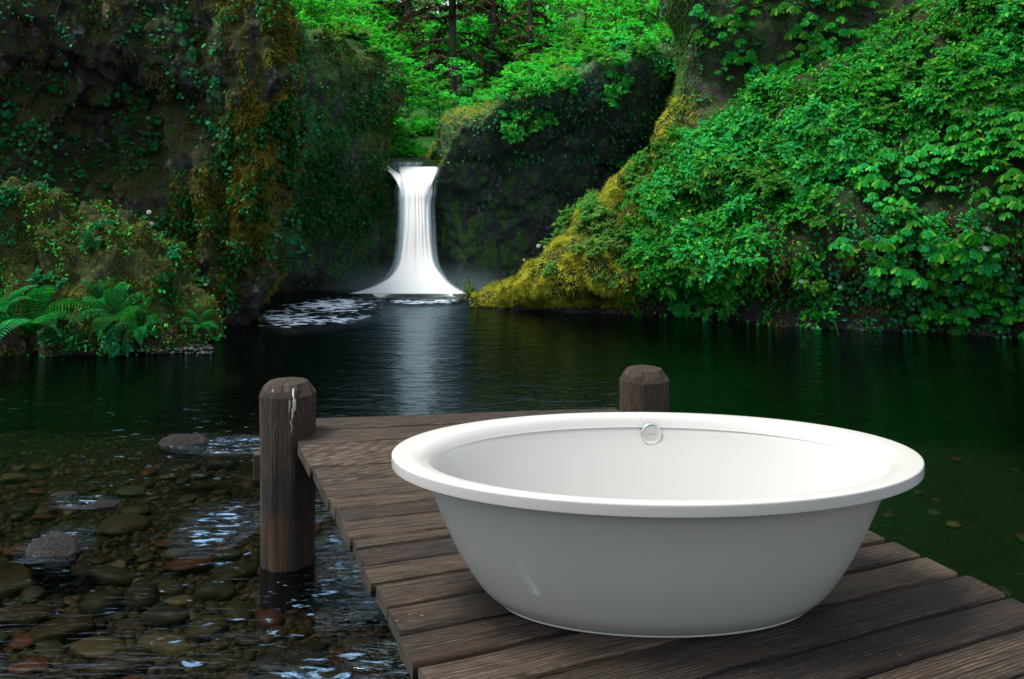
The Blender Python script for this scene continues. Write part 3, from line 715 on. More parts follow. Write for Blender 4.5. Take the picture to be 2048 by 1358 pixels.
for z, r_ in ((.02, 2.1), (.5, 1.9), (.9, 1.2), (1.3, .9), (2.2, .85), (3.0, .7)):
    for k in range(ns): V.append((r_ * cos(k / ns * 2 * pi), r_ * .62 * sin(k / ns * 2 * pi), z))
f = [(i * ns + k, i * ns + (k + 1) % ns, (i + 1) * ns + (k + 1) % ns, (i + 1) * ns + k) for i in range(5) for k in range(ns)]
f += [tuple(range(ns))[::-1], tuple(5 * ns + k for k in range(ns))]
o = raw('spray', V, f, m.m, wf); o['kind'] = 'stuff'
# ================================================================== vegetation
G_BANK = leaf_material('shrub_leaf', (.009, .18, .016), (.018, .35, .030), (.15, .43, .03), trans=.38, gloss=.006)
G_VAL = leaf_material('valley_leaf', (.016, .27, .03), (.04, .48, .04), (.22, .55, .06), trans=.5, gloss=.005)
G_LIT = leaf_material('pale_leaf', (.05, .20, .03), (.13, .28, .05), (.28, .32, .08), trans=.5, gloss=.005)
G_VINE = leaf_material('vine_leaf', (.006, .11, .030), (.014, .22, .055), (.04, .30, .08), trans=.3, gloss=.010, rough=.35)
G_FERN = leaf_material('fern_leaf', (.005, .13, .022), (.010, .22, .034), (.04, .28, .04), trans=.4, gloss=.008)
G_CON = leaf_material('conifer_needle', (.085, .060, .034), (.12, .085, .05), (.04, .12, .04), trans=.15, gloss=.02)
TWIG = plain('twig_bark', (.055, .042, .028), .85, var=.5)
BARK = plain('mossy_bark', (.05, .048, .032), .9, var=.5)
REDST = plain('dark_stem', (.05, .025, .02), .7)

def rot_up(axis, spin):
    return (Vector((0, 0, 1)).rotation_difference(Vector(axis)) @ Quaternion((0, 0, 1), spin))
def wall_basis(nrm):
    z = Vector(nrm).normalized(); up = Vector((0, 0, 1)); y = (up - z * up.dot(z))
    if y.length < .05: y = Vector((0, 1, 0)) - z * z.y
    y.normalize(); x = y.cross(z)
    return Matrix((x, y, z)).transposed().to_quaternion()
HOME = (0, 200, -60)
used = {}
def place(proto, pos, quat, s, label, group):
    if proto.name not in used: o = proto; used[proto.name] = 1
    else: o = dup(proto)
    o.rotation_mode = 'QUATERNION'; o.rotation_quaternion = quat; o.location = pos; o.scale = (s, s, s)
    o['label'] = label; o['group'] = group
    return o

def sprays(r, base, tips, nl, L, W, lv, tw, droop=.25, nup=.9, tmpl=LEAF, rad=.006):
    """leafy twigs from base points to tips"""
    n = len(tips); P, D, N, Ls = [], [], [], []
    for b, t in zip(base, tips):
        d = t - b; ln = np.linalg.norm(d); side = unit(np.cross(d, [0, 0, 1]) + 1e-6)
        tw.add(*tube(np.stack([b, (b + t) / 2 + [0, 0, .04 * ln], t]), [rad, rad * .7, rad * .3], 3))
        for q in range(nl):
            f = .25 + .75 * q / max(1, nl - 1); sg = 1 if q % 2 else -1
            p = b + d * f + [0, 0, .04 * ln * (1 - abs(2 * f - 1))]
            dd = unit(d) * (.55 if q < nl - 1 else 1) + side * sg * (.9 if q < nl - 1 else 0) + np.array([0, 0, -droop]) + r.normal(0, .22, 3)
            P.append(p); D.append(dd); N.append(np.array([0, 0, nup]) + unit(d) * .3 + r.normal(0, .3, 3)); Ls.append(L * r.uniform(.6, 1.15))
    V, Fc = leaves(P, D, N, Ls, np.array(Ls) * W, tmpl); lv.add(V, Fc)

def make_shrub(name, cat, seed, rad, hgt, nstem, ntwig, nl, L, W, mat, lab_parts=True, droop=.3, flat=.6):
    r = np.random.default_rng(seed); root = empty(name); root['category'] = cat
    lv, tw = Acc(), Acc()
    for s in range(nstem):
        az = r.uniform(0, 2 * pi); el = math.asin(r.uniform(.12, 1)); rr_ = r.uniform(.6, 1.0)
        e = np.array([cos(az) * cos(el) * rad, sin(az) * cos(el) * rad, sin(el) * hgt]) * rr_
        b = np.array([cos(az), sin(az), 0]) * rad * .08
        mid = (b + e) / 2 + [0, 0, .12 * hgt]; pts = catmull(np.stack([b, mid, e]), 7)
        tw.add(*tube(pts, np.linspace(.016, .006, 7) * rad / .5, 4))
        bs, ts = [], []
        for k in range(ntwig):
            f = r.uniform(.35, 1); i = min(5, int(f * 6)); p = pts[i] + (pts[i + 1] - pts[i]) * (f * 6 - i)
            d = unit(unit(e) * .7 + r.normal(0, .75, 3) + [0, 0, .1]); d[2] *= flat
            bs.append(p); ts.append(p + d * rad * r.uniform(.22, .42))
        sprays(r, bs, ts, nl, L, W, lv, tw, droop)
    lv.obj('foliage', mat, root); tw.obj('stems', TWIG, root)
    root.location = HOME
    return root

def make_tree(name, seed, H, crown, nl_limb, ntwig, nl, L, mat, droop=.2):
    r = np.random.default_rng(seed); root = empty(name); root['category'] = 'tree'
    lv, tw, tr = Acc(), Acc(), Acc()
    lean = r.normal(0, .06 * H, 2)
    tp = catmull(np.array([[0, 0, -.6], [lean[0] * .3, lean[1] * .3, H * .4], [lean[0], lean[1], H * .95]]), 12)
    tr.add(*tube(tp, np.linspace(.055, .012, 12) * H / 3, 7))
    for k in range(nl_limb):
        f = r.uniform(.22, .98); i = min(10, int(f * 11)); b = tp[i] + (tp[i + 1] - tp[i]) * (f * 11 - i)
        az = r.uniform(0, 2 * pi); ln = crown * (1.15 - abs(f - .5) * .9) * r.uniform(.6, 1.1)
        e = b + np.array([cos(az), sin(az), r.uniform(-.05, .5)]) * ln
        pts = catmull(np.stack([b, (b + e) / 2 + [0, 0, .12 * ln], e]), 6); tr.add(*tube(pts, np.linspace(.02, .005, 6) * H / 3, 4))
        bs, ts = [], []
        for q in range(ntwig):
            g = r.uniform(.25, 1); i = min(4, int(g * 5)); p = pts[i] + (pts[i + 1] - pts[i]) * (g * 5 - i)
            d = unit(unit(e - b) * .6 + r.normal(0, .8, 3)); d[2] *= .45
            bs.append(p); ts.append(p + d * crown * r.uniform(.18, .36))
        sprays(r, bs, ts, nl, L, .62, lv, tw, droop, rad=.007)
    t = tr.obj('trunk', BARK, root); tw.obj('twigs', TWIG, t); lv.obj('crown', mat, root)
    root.location = HOME
    return root

def make_conifer(name, seed, H, w_, tone):
    r = np.random.default_rng(seed); root = empty(name); root['category'] = 'tree'; lv, tr = Acc(), Acc()
    tr.add(*tube(np.array([[0, 0, -1], [0, 0, H * .5], [0, 0, H]]), [.17, .12, .02], 8))
    for k in range(int(H * 9)):
        z = r.uniform(.08, .99) * H; az = r.uniform(0, 2 * pi); ln = w_ * (1 - z / H) ** .7 * r.uniform(.6, 1.1) + .2
        d = np.array([cos(az), sin(az), -.12]); e = np.array([0, 0, z]) + d * ln
        pts = catmull(np.stack([[0, 0, z], np.array([0, 0, z]) + d * ln * .5 + [0, 0, .08 * ln], e - [0, 0, .15 * ln]]), 6)
        tr.add(*tube(pts, np.linspace(.025, .006, 6), 4))
        n = int(40 * ln / 1.2) + 8; f = r.uniform(.15, 1, n); ii = np.minimum(4, (f * 5).astype(int)); P = pts[ii] + (pts[ii + 1] - pts[ii]) * (f * 5 - ii)[:, None]
        sd_ = np.array([-d[1], d[0], 0]) * r.choice([-1, 1], n)[:, None]
        V, Fc = leaves(P, sd_ + d * .7 + np.array([0, 0, -.5]) + r.normal(0, .2, (n, 3)), np.array([[0, 0, 1.]]) + r.normal(0, .3, (n, 3)), r.uniform(.14, .34, n) * (1.2 - f * .5), .06)
        lv.add(V, Fc)
    tr.obj('trunk', BARK, root); lv.obj('crown', tone, root); root.location = HOME
    return root

def make_fern(name, seed, nfr, ln, label=None, hang=False, npair=26):
    r = np.random.default_rng(seed); root = empty(name); root['category'] = 'fern'
    for k in range(nfr):
        az = k / nfr * 2 * pi + r.uniform(-.3, .3); l = ln * r.uniform(.7, 1.1); out = np.array([cos(az), sin(az), 0])
        if hang: c = [out * 0, out * l * .3 + [0, 0, .12 * l], out * l * .6 - [0, 0, .15 * l], out * l * .72 - [0, 0, .65 * l]]
        else: c = [out * 0, out * l * .25 + [0, 0, .36 * l], out * l * .65 + [0, 0, .48 * l], out * l * 1.0 + [0, 0, .30 * l]]
        pts = catmull(np.array(c), npair + 4); T = unit(np.gradient(pts, axis=0)); S = unit(np.cross(T, [0, 0, 1.]))
        a = Acc(); a.add(*tube(pts, np.linspace(.006, .0015, len(pts)), 4))
        P, D, N, Ls = [], [], [], []
        for i in range(3, len(pts) - 1):
            f = i / len(pts); w_ = l * .20 * (math.sin(min(1, f * 1.15 + .08) * pi) ** .7 if f > .3 else .55 + f * 1.4)
            w_ = max(w_, .02 * l)
            for sg in (-1, 1):
                # pinna made of small lobes along its rib
                nd = 1
                pd = unit(S[i] * sg + T[i] * .45 + np.array([0, 0, -.18]))
                for q in range(nd):
                    p = pts[i] + pd * w_ * q / nd
                    P.append(p); D.append(pd + T[i] * (.35 if q < nd - 1 else 0)); N.append(np.cross(S[i], T[i]) + r.normal(0, .1, 3)); Ls.append(w_)
        a.add(*leaves(P, D, N, Ls, np.full(len(P), l * .030)))
        a.obj('frond', G_FERN, root)
    root.location = HOME
    return root

def make_vine(name, seed, nst, ln, nl, L, mat, tmpl=ROUND, w_=.95):
    """wall plant: local z out of the wall, y up; strands trail down"""
    r = np.random.default_rng(seed); P, D, N, Ls = [], [], [], []
    a = Acc(); st = Acc()
    for s in range(nst):
        x0, y0 = r.normal(0, ln * .35, 2); l = ln * r.uniform(.4, 1)
        pts = np.array([[0, 0, -.03], [x0 + r.normal(0, .03), y0, .04], [x0 + r.normal(0, .06), y0 - l * .2, .10], [x0 + r.normal(0, .08), y0 - l * .65, .10], [x0 + r.normal(0, .1), y0 - l, .05]])
        pts = catmull(pts, 10); st.add(*tube(pts, .004, 3))
        for q in range(nl):
            f = r.uniform(0, .99) * 9; i = int(f); p = pts[i] + (pts[i + 1] - pts[i]) * (f - i) + r.normal(0, .035, 3)
            P.append(p); D.append([r.normal(0, .7), -.5 + r.normal(0, .3), .5]); N.append([r.normal(0, .3), .75, .75 + r.normal(0, .25)]); Ls.append(L * r.uniform(.5, 1.2))
    V, Fc = leaves(P, D, N, Ls, np.array(Ls) * w_, tmpl)
    o = raw(name, V, Fc, mat, smooth=True); o['category'] = 'creeper'
    raw('stems', np.concatenate(st.V), np.concatenate(st.F), TWIG, o)
    o.location = HOME
    return o

def make_rosette(name, seed, nros, sp, L, mat):
    """wall plant of drooping whorls; local z out of the wall, y up"""
    r = np.random.default_rng(seed); P, D, N, Ls = [], [], [], []; st = Acc()
    for s in range(nros):
        c = np.array([r.normal(0, sp), r.normal(0, sp * .6), .14 + r.uniform(0, .14)])
        st.add(*tube(catmull(np.stack([[0, -.12, -.06], [c[0] * .7, c[1] + .02, c[2] * .6], c]), 6), .006, 4))
        m_ = r.integers(7, 11); ax = unit(np.array([r.normal(0, .2), .75, .65]))
        u = unit(np.cross(ax, [1, 0, 0])); v = np.cross(ax, u); sc = r.uniform(.75, 1.15)
        for q in range(m_):
            t = q / m_ * 2 * pi + r.uniform(-.2, .2); d = u * cos(t) + v * sin(t)
            P.append(c + d * .012); D.append(d * .9 + np.array([0, -.75, .15])); N.append(ax + r.normal(0, .1, 3) + d * .3); Ls.append(L * sc * r.uniform(.8, 1.1))
    V, Fc = leaves(P, D, N, Ls, np.array(Ls) * .42, OBLONG)
    o = raw(name, V, Fc, mat); o['category'] = 'plant'
    raw('stems', np.concatenate(st.V), np.concatenate(st.F), REDST, o)
    o.location = HOME
    return o

def fuzz(name, P, N, L, W, mat, down=.5, jit=.5, r=rng, parent=None):
    n = len(P); D = N * 1.0 + np.array([[0, 0, -down]]) + r.normal(0, jit, (n, 3))
    Ls = L * r.uniform(.4, 1.3, n)
    V, Fc = leaves(P - N * .01, D, np.array([[0, 0, 1.]]) + r.normal(0, .5, (n, 3)), Ls, W * r.uniform(.6, 1.4, n), BLADE)
    o = raw(name, V, Fc, mat, parent, smooth=False); o['kind'] = 'stuff'; return o
def clumps(C, f, lo, hi, seed=0., ax=(1, 1, 1)):
    sh = C.shape[:-1]; q = C.reshape(-1, 3) * np.array(ax) * f
    v = np.array([fbm(p, 3, seed) for p in q]).reshape(sh)
    return np.clip((v - lo) / (hi - lo), 0, 1)
def visible_side(C, N):
    d = np.array([0, 0, CAMZ]) - C
    return np.clip((unit(d) * N).sum(-1) + .25, 0, 1)
def inframe(C, mx=120, my=120):
    x, y = topx(C); return ((x > -mx) & (x < 2048 + mx) & (y > -my) & (y < 760)).astype(float)

# ---- moss
M_OL = fuzz_material('olive_moss', (.022, .028, .005), (.38, .34, .045))
M_GN = fuzz_material('green_moss', (.02, .07, .016), (.13, .34, .06))
M_GD = fuzz_material('golden_moss_tuft', (.08, .12, .014), (.72, .72, .09), .45)
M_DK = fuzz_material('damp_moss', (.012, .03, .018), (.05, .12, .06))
def w_lc(C, N):
    x, y = topx(C); right = np.clip((x - 260) / 220, .06, 1)
    return inframe(C) * visible_side(C, N) * right * (clumps(C, 1.5, -.12, .22, 3, (1, 1, .5)) + .02) * np.where(y > 600, .4, 1)
p_, n_ = scatter(LC[0], LC[1], 75000, w_lc); fuzz('moss', p_, n_, .085, .024, M_OL, .75, .45)
def w_b(C, N): return inframe(C) * visible_side(C, N) * (clumps(C, 2.5, -.25, .2, 8) + .1)
for B in (B1, B2):
    p_, n_ = scatter(B[1], B[2], 26000, w_b); o = fuzz('moss', p_, n_, .045, .014, M_OL, .35, .5, parent=B[0])
    p_, n_ = scatter(B[1], B[2], 5000, w_b); o = fuzz('grass_tufts', p_, n_, .11, .014, M_GN, .0, .6, parent=B[0])
def w_bl(C, N):
    x, y = topx(C); return inframe(C) * visible_side(C, N) * (clumps(C, 1.3, -.15, .25, 5) + .05) * np.where(y > 480, .25, 1)
p_, n_ = scatter(BL[0], BL[1], 34000, w_bl); fuzz('moss', p_, n_, .08, .022, M_GN, .6, .5)
def w_bl_rim(C, N):  # brighter moss on the edge and top paints in rim light
    x, y = topx(C); return inframe(C) * visible_side(C, N) * (np.exp(-((x - 770) / 45) ** 2) * (y > 110) * (y < 430) + .7 * np.exp(-((y - 105) / 35) ** 2))
p_, n_ = scatter(BL[0], BL[1], 14000, w_bl_rim); fuzz('moss', p_, n_, .08, .022, M_OL, .7, .4)
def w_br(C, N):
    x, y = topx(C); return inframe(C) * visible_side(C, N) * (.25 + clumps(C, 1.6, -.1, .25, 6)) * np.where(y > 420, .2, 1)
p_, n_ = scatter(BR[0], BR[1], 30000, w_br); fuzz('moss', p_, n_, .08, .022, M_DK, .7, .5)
def w_br2(C, N):
    return inframe(C) * np.clip(N[..., 2] - .25, 0, 1) * (topx(C)[0] < 1150)
p_, n_ = scatter(BR[0], BR[1], 22000, w_br2); fuzz('moss', p_, n_, .10, .020, M_GD, .15, .5)
def w_rc(C, N):
    x, y = topx(C); return inframe(C) * (np.exp(-((x - 1345) / 38) ** 2) * np.where((y > 190) & (y < 330), 1.0, .0))
p_, n_ = scatter(RC[0], RC[1], 20000, w_rc); fuzz('moss', p_, n_, .10, .026, M_GD, .9, .3)
def w_rc2(C, N):
    x, y = topx(C); return inframe(C) * (np.exp(-((x - 1362) / 30) ** 2) * (y < 220) + .15 * clumps(C, 1.2, 0, .3, 2, (1, 1, .4)))
p_, n_ = scatter(RC[0], RC[1], 22000, w_rc2); fuzz('moss', p_, n_, .11, .022, M_GN, .9, .3)
def w_rb(C, N):
    x, y = topx(C); return inframe(C) * visible_side(C, N) * np.clip((1330 - x) / 150, 0, 1) * (.15 + clumps(C, 1.8, -.2, .2, 4)) * (y < 612)
p_, n_ = scatter(RB[0], RB[1], 60000, w_rb); fuzz('moss', p_, n_, .085, .022, M_GD, .25, .55)
def w_rb2(C, N):
    x, y = topx(C); return inframe(C) * visible_side(C, N) * clumps(C, 1.2, .0, .25, 14, (1, 1, .4)) * (x > 1200)
p_, n_ = scatter(RB[0], RB[1], 12000, w_rb2); fuzz('moss', p_, n_, .09, .018, M_OL, .9, .35)

M_LIT = fuzz_material('lit_edge_moss', (.05, .16, .03), (.30, .45, .14), .45)  # paler moss colour paints the lit left edge of the right cliff
p_, n_ = scatter(RC[0], RC[1], 9000, lambda C, N: inframe(C) * np.exp(-((topx(C)[0] - 1354) / 16) ** 2) * (topx(C)[1] < 235)); fuzz('moss', p_, n_, .10, .022, M_LIT, .8, .35)
# ---- creepers on the left cliff
vines = [make_vine('creeper', 40 + k, n_s, l_, q_, L_, G_VINE) for k, (n_s, l_, q_, L_) in enumerate(((4, .5, 8, .085), (3, .35, 7, .075), (5, .6, 9, .07), (2, .3, 7, .09), (6, .45, 7, .06)))]
def w_v(C, N):
    x, y = topx(C)
    return inframe(C, 60, 60) * visible_side(C, N) * (clumps(C, .9, -.05, .2, 31) + .08) * np.where(y > 330, .45, 1) * np.where(y > 600, 0, 1)
p_, n_ = scatter(LC[0], LC[1], 155, w_v, np.random.default_rng(4))
xx, yy = topx(p_)
for P1, N1, x, y in zip(p_, n_, xx, yy):
    if x > 430: lb, g_ = 'small round leaved creeper trailing on the mossy outer edge of the left cliff', 'creepers on the outer edge of the left cliff'
    elif y < 220: lb, g_ = 'round leaved creeper hanging high on the dark face of the left cliff', 'creepers high on the left cliff face'
    else: lb, g_ = 'round leaved creeper growing low on the grey rock above the mossy boulders', 'creepers low on the left cliff face'
    place(vines[rng.integers(5)], P1, wall_basis(N1 + [0, -.3, 0]), rng.uniform(.55, 1.15), lb, g_)
def w_v2(C, N):
    x, y = topx(C); return inframe(C, 60, 60) * visible_side(C, N) * (clumps(C, .9, -.1, .2, 33) + .1) * np.where(y > 460, .3, 1)
def ivy(name, G, n, w_, L, r, mat=None):
    P, N = scatter(G[0], G[1], n, w_, r); D = N * .5 + np.array([[0, 0, -.7]]) + r.normal(0, .45, (n, 3)); Ls = L * r.uniform(.5, 1.3, n)
    V, Fc = leaves(P + N * r.uniform(.02, .16, (n, 1)), D, N * .6 + np.array([[0, 0, .7]]) + r.normal(0, .3, (n, 3)), Ls, Ls * .7, LEAF)
    o = raw(name, V, Fc, mat or G_VINE); o['kind'] = 'stuff'
ivy('ivy', BL, 9000, w_v2, .075, np.random.default_rng(8))
ivy('ivy', BR, 3500, lambda C, N: inframe(C, 60, 60) * visible_side(C, N) * np.where(topx(C)[1] > 330, .15, 1) * (clumps(C, 1.2, -.1, .2, 36) + .15), .07, np.random.default_rng(9))

ivy('ground_cover', RB, 15000, lambda C, N: inframe(C) * visible_side(C, N) * np.clip((topx(C)[0] - 1230) / 100, 0, 1) * np.where((topx(C)[0] > 1560) & (topx(C)[1] > 330 + .1 * (2048 - topx(C)[0])), .22, 1) * np.where(topx(C)[1] < 615, 1, .8 * (topx(C)[1] < 668)) * (.15 + clumps(C, 1.3, -.2, .2, 61)), .075, np.random.default_rng(16), G_BANK)
ivy('ivy', LC, 6500, lambda C, N: w_lc(C, N) * clumps(C, 1.7, -.1, .3, 51), .07, np.random.default_rng(10))
for B_ in (B1, B2): ivy('ivy', (B_[1], B_[2]), 750, lambda C, N: w_b(C, N) * clumps(C, 2.2, -.2, .2, 52), .05, np.random.default_rng(11), G_BANK)
# ---- right cliff: drooping whorls, and creepers further right
ros = [make_rosette('whorled_plant', 80 + k, n_r, s_, L_, G_BANK) for k, (n_r, s_, L_) in enumerate(((5, .22, .16), (4, .18, .14), (6, .28, .155), (3, .13, .18)))]
def w_ro(C, N):
    x, y = topx(C); return inframe(C, 60, 40) * visible_side(C, N) * (x > 1400) * (x < 1760) * (clumps(C, .9, -.2, .15, 17) + .15)
p_, n_ = scatter(RC[0], RC[1], 120, w_ro, np.random.default_rng(12))
for P1, N1 in zip(p_, n_): place(ros[rng.integers(4)], P1, wall_basis(N1 + [-.2, -.3, 0]), rng.uniform(.75, 1.2), 'drooping leafy whorl hanging on the dark right cliff above the shrub covered bank', 'drooping whorls on the right cliff')
p_, n_ = scatter(RC[0], RC[1], 55, lambda C, N: inframe(C, 60, 40) * visible_side(C, N) * (topx(C)[0] > 1345) * (topx(C)[0] < 1720), np.random.default_rng(13))
for P1, N1 in zip(p_, n_): place(vines[rng.integers(5)], P1, wall_basis(N1 + [-.2, -.3, 0]), rng.uniform(.6, 1.1), 'round leaved creeper hanging among the drooping whorls on the right cliff', 'creepers on the right cliff')
def w_ro2(C, N):
    x, y = topx(C); return inframe(C, 40, 0) * visible_side(C, N) * np.clip((x - 1640) / 100, 0, 1) * (y > 250 + .15 * (2048 - x)) * (y < 665) * (clumps(C, 1.1, -.15, .15, 19) + .1)
p_, n_ = scatter(RB[0], RB[1], 85, w_ro2, np.random.default_rng(14))
for P1, N1 in zip(p_, n_): place(ros[rng.integers(4)], P1 + N1 * .1, wall_basis(N1 + [-.2, -.4, 0]), rng.uniform(.75, 1.15), 'bright whorl of drooping oblong leaves on the dark right end of the bank', 'bright whorls at the right end of the bank')
p_, n_ = scatter(RB[0], RB[1], 75, lambda C, N: inframe(C, 40, 0) * visible_side(C, N) * np.clip((topx(C)[0] - 1560) / 150, 0, 1) * (topx(C)[1] > 380) * (topx(C)[1] < 672), np.random.default_rng(15))
for P1, N1 in zip(p_, n_): place(vines[rng.integers(5)], P1, wall_basis(N1 + [-.2, -.3, 0]), rng.uniform(.6, 1.2), 'small leaved creeper spreading low over the dark right end of the bank', 'creepers at the right end of the bank')

# ---- shrubs on the right bank
sh = [make_shrub('shrub', 'shrub', 100 + k, *a, G_BANK) for k, a in enumerate(((.50, .50, 11, 9, 8, .082, .66), (.42, .42, 10, 9, 8, .078, .62), (.60, .45, 12, 9, 9, .085, .7), (.36, .46, 9, 8, 8, .075, .6), (.5, .38, 11, 9, 8, .07, .6)))]
shl = [make_shrub('shrub', 'shrub', 120 + k, *a, G_LIT) for k, a in enumerate(((.42, .40, 8, 7, 8, .09, .6), (.34, .34, 7, 7, 8, .08, .6)))]
def w_sh(C, N):
    x, y = topx(C); q = np.clip((x - 1215) / 130, 0, 1); lowr = np.where((x > 1650) & (y > 330), .12, 1)
    return inframe(C, 100, 60) * visible_side(C, N) * q * (y < 640) * lowr * (.06 + clumps(C, .8, -.2, .12, 23)) * np.where(y > 560, .6, 1)
p_, n_ = scatter(RB[0], RB[1], 240, w_sh, np.random.default_rng(20))
xx, yy = topx(p_)
for P1, N1, x, y in zip(p_, n_, xx, yy):
    if y > 470: lb, g_ = 'leafy green shrub overhanging the dark waterline of the right bank', 'shrubs low on the right bank'
    elif x < 1420: lb, g_ = 'bright green shrub on the left slope of the right bank above the golden moss', 'shrubs on the left slope of the right bank'
    elif x < 1720: lb, g_ = 'dense green shrub in the middle of the right bank below the dark cliff', 'shrubs in the middle of the right bank'
    else: lb, g_ = 'dense green shrub on the high upper right of the bank', 'shrubs on the upper right bank'
    s_ = rng.uniform(.7, 1.15) * (.8 if x < 1330 else 1)
    place(sh[rng.integers(5)], P1 - N1 * .05, rot_up(unit(N1 * .8 + np.array([-.1, -.2, .7])), rng.uniform(0, 6.3)), s_, lb, g_)
p_, n_ = scatter(RB[0], RB[1], 34, lambda C, N: inframe(C) * visible_side(C, N) * np.exp(-((topx(C)[0] - 1190) / 120) ** 2) * (topx(C)[1] < 560), np.random.default_rng(22))
for P1, N1 in zip(p_, n_): place(shl[rng.integers(2)], P1 - N1 * .03, rot_up(unit(N1 * .8 + np.array([-.2, -.1, .7])), rng.uniform(0, 6.3)), rng.uniform(.5, .95), 'pale sunlit shrub along the mossy crest of the right bank, near its low tip', 'pale shrubs on the crest of the right bank')

# ---- sapling and flowers on the tip of the bank
sp_ = make_shrub('sapling', 'sapling', 140, .34, .62, 7, 5, 7, .07, .5, G_LIT, droop=.1, flat=1.0)
place(sp_, px(962, 604, 16.25), Quaternion((.98, 0, -.17, 0)).normalized(), 1.0, 'slender pale green sapling on the low tip of the right bank by the waterfall', 'sapling'); del sp_['group']
def flower(x, y, Y, hgt, rad, label):
    t = empty('white_flower', px(x, y, Y) - [0, 0, hgt]); tag(t, label, 'flower')
    a = Acc(); a.add(*tube(np.array([[0.02, 0, -.05], [.0, .01, hgt * .6], [0, 0, hgt]]), .005, 4)); a.obj('stem', G_LIT, t)
    r = np.random.default_rng(int(x)); n = 46; D = unit(r.normal(0, 1, (n, 3)) + [0, 0, .5])
    V, Fc = leaves(np.zeros((n, 3)) + [0, 0, hgt], D, r.normal(0, 1, (n, 3)), rad, rad * .7, LEAF)
    raw('blossom', V, Fc, plain('petal', (.8, .8, .76), .7), t)
flower(298, 425, 11.3, .20, .035, 'single white flower on a thin stem above the right mossy boulder')
flower(303, 448, 11.3, .12, .028, 'smaller white flower just below the single one over the right mossy boulder')
flower(1077, 492, 16.6, .16, .045, 'white flower on the golden slope of the right bank, the left of the close pair')
flower(1090, 493, 16.6, .14, .04, 'white flower on the golden slope of the right bank, the right of the close pair')
flower(1048, 520, 16.6, .12, .03, 'tiny white flower lower down the golden slope of the right bank')

# ---- ferns by the boulders
f1 = make_fern('fern', 150, 11, .85); f2 = make_fern('fern', 151, 9, .62); f3 = make_fern('fern', 152, 8, .48)
def fernput(f, x, y, Y, s, spin, lb, tilt=(0, -.35, 1)):
    o = place(f, px(x, y, Y), rot_up(unit(np.array(tilt)), spin), s, lb, 'x'); del o['group']
fernput(f1, 70, 668, 10.75, 1.0, .3, 'large fern with long arching fronds at the foot of the taller boulder')
fernput(f2, 6, 640, 10.7, 1.0, 1.3, 'fern at the very left edge of the shore, behind the large arching one', (-.2, -.3, 1))
fernput(f2, 235, 640, 10.95, .95, 2.2, 'bright fern in the crease between the two mossy boulders', (.1, -.7, 1))
fernput(f3, 285, 655, 10.9, .95, .6, 'fern low on the front of the right mossy boulder', (.1, -.9, .8))
fernput(f3, 392, 655, 11.5, .8, 3.2, 'small fern at the right end of the boulders beside the water', (.6, -.4, 1))
fernput(f3, 200, 600, 11.1, .8, 4.4, 'small fern high in the crease between the boulders', (.2, -.8, .8))
bs_ = [make_shrub('leafy_plant', 'plant', 160 + k, .22, .22, 6, 5, 6, .06, .75, G_VINE) for k in range(2)]
for k, B in enumerate((B1, B2)):
    p_, n_ = scatter(B[1], B[2], 18, w_b, np.random.default_rng(30 + k))
    for P1, N1 in zip(p_, n_):
        place(bs_[rng.integers(2)], P1, rot_up(unit(N1 + [0, 0, .3]), rng.uniform(0, 6)), rng.uniform(.5, 1.1), ('small leafy plant rooted in the moss of the right boulder', 'small leafy plant rooted in the moss of the taller left boulder')[k], ('plants on the right boulder', 'plants on the taller boulder')[k])

# ---- valley: trees, undergrowth, conifers
tr = [make_tree('broadleaf_tree', 200 + k, *a, G_VAL) for k, a in enumerate(((3.4, 1.35, 17, 9, 8, .15), (2.8, 1.2, 15, 9, 8, .14), (4.2, 1.5, 19, 9, 8, .15), (2.2, 1.1, 13, 9, 8, .13)))]
rv = np.random.default_rng(33)
def ground(x, y):
    i = np.clip((x + 26) / 60 * 69, 0, 68.99); j = np.clip((y - 18.6) / 56.4 * 59, 0, 58.99); a, b = int(i), int(j); f, g = i - a, j - b
    return float(VS[a, b, 2] * (1 - f) * (1 - g) + VS[a + 1, b, 2] * f * (1 - g) + VS[a, b + 1, 2] * (1 - f) * g + VS[a + 1, b + 1, 2] * f * g)
cnt = 0
for k in range(5000):
    Y = 22 + 40 * rv.random() ** 1.2; x = rv.uniform(-9, 9) * Y / 22
    z = ground(x, Y); q = topx(np.array([x, Y, z]))
    if not (480 < q[0] < 1480): continue
    if Y < 27 and 770 < q[0] < 880: continue
    if Y < 30 and rv.random() < .0: continue
    cnt += 1
    if cnt > 185: break
    if q[0] < 820: lb, g_ = 'bright green broadleaf tree in the valley behind the left of the falls', 'valley trees left of the stream'
    elif q[0] < 1050: lb, g_ = 'bright green broadleaf tree in the valley straight above the waterfall', 'valley trees above the waterfall'
    else: lb, g_ = 'bright green broadleaf tree on the slope above the dark hollow', 'valley trees above the hollow'
    place(tr[rv.integers(4)], (x, Y, z - .1), Quaternion((0, 0, 1), rv.uniform(0, 6.3)), rv.uniform(.75, 1.2) * (.75 if Y < 26 else 1.0) * (.55 if 850 < q[0] < 1060 and Y < 31 else 1), lb, g_)
con = [make_conifer('conifer', 230, 11, 2.3, G_CON), make_conifer('conifer', 231, 8, 1.6, G_CON)]
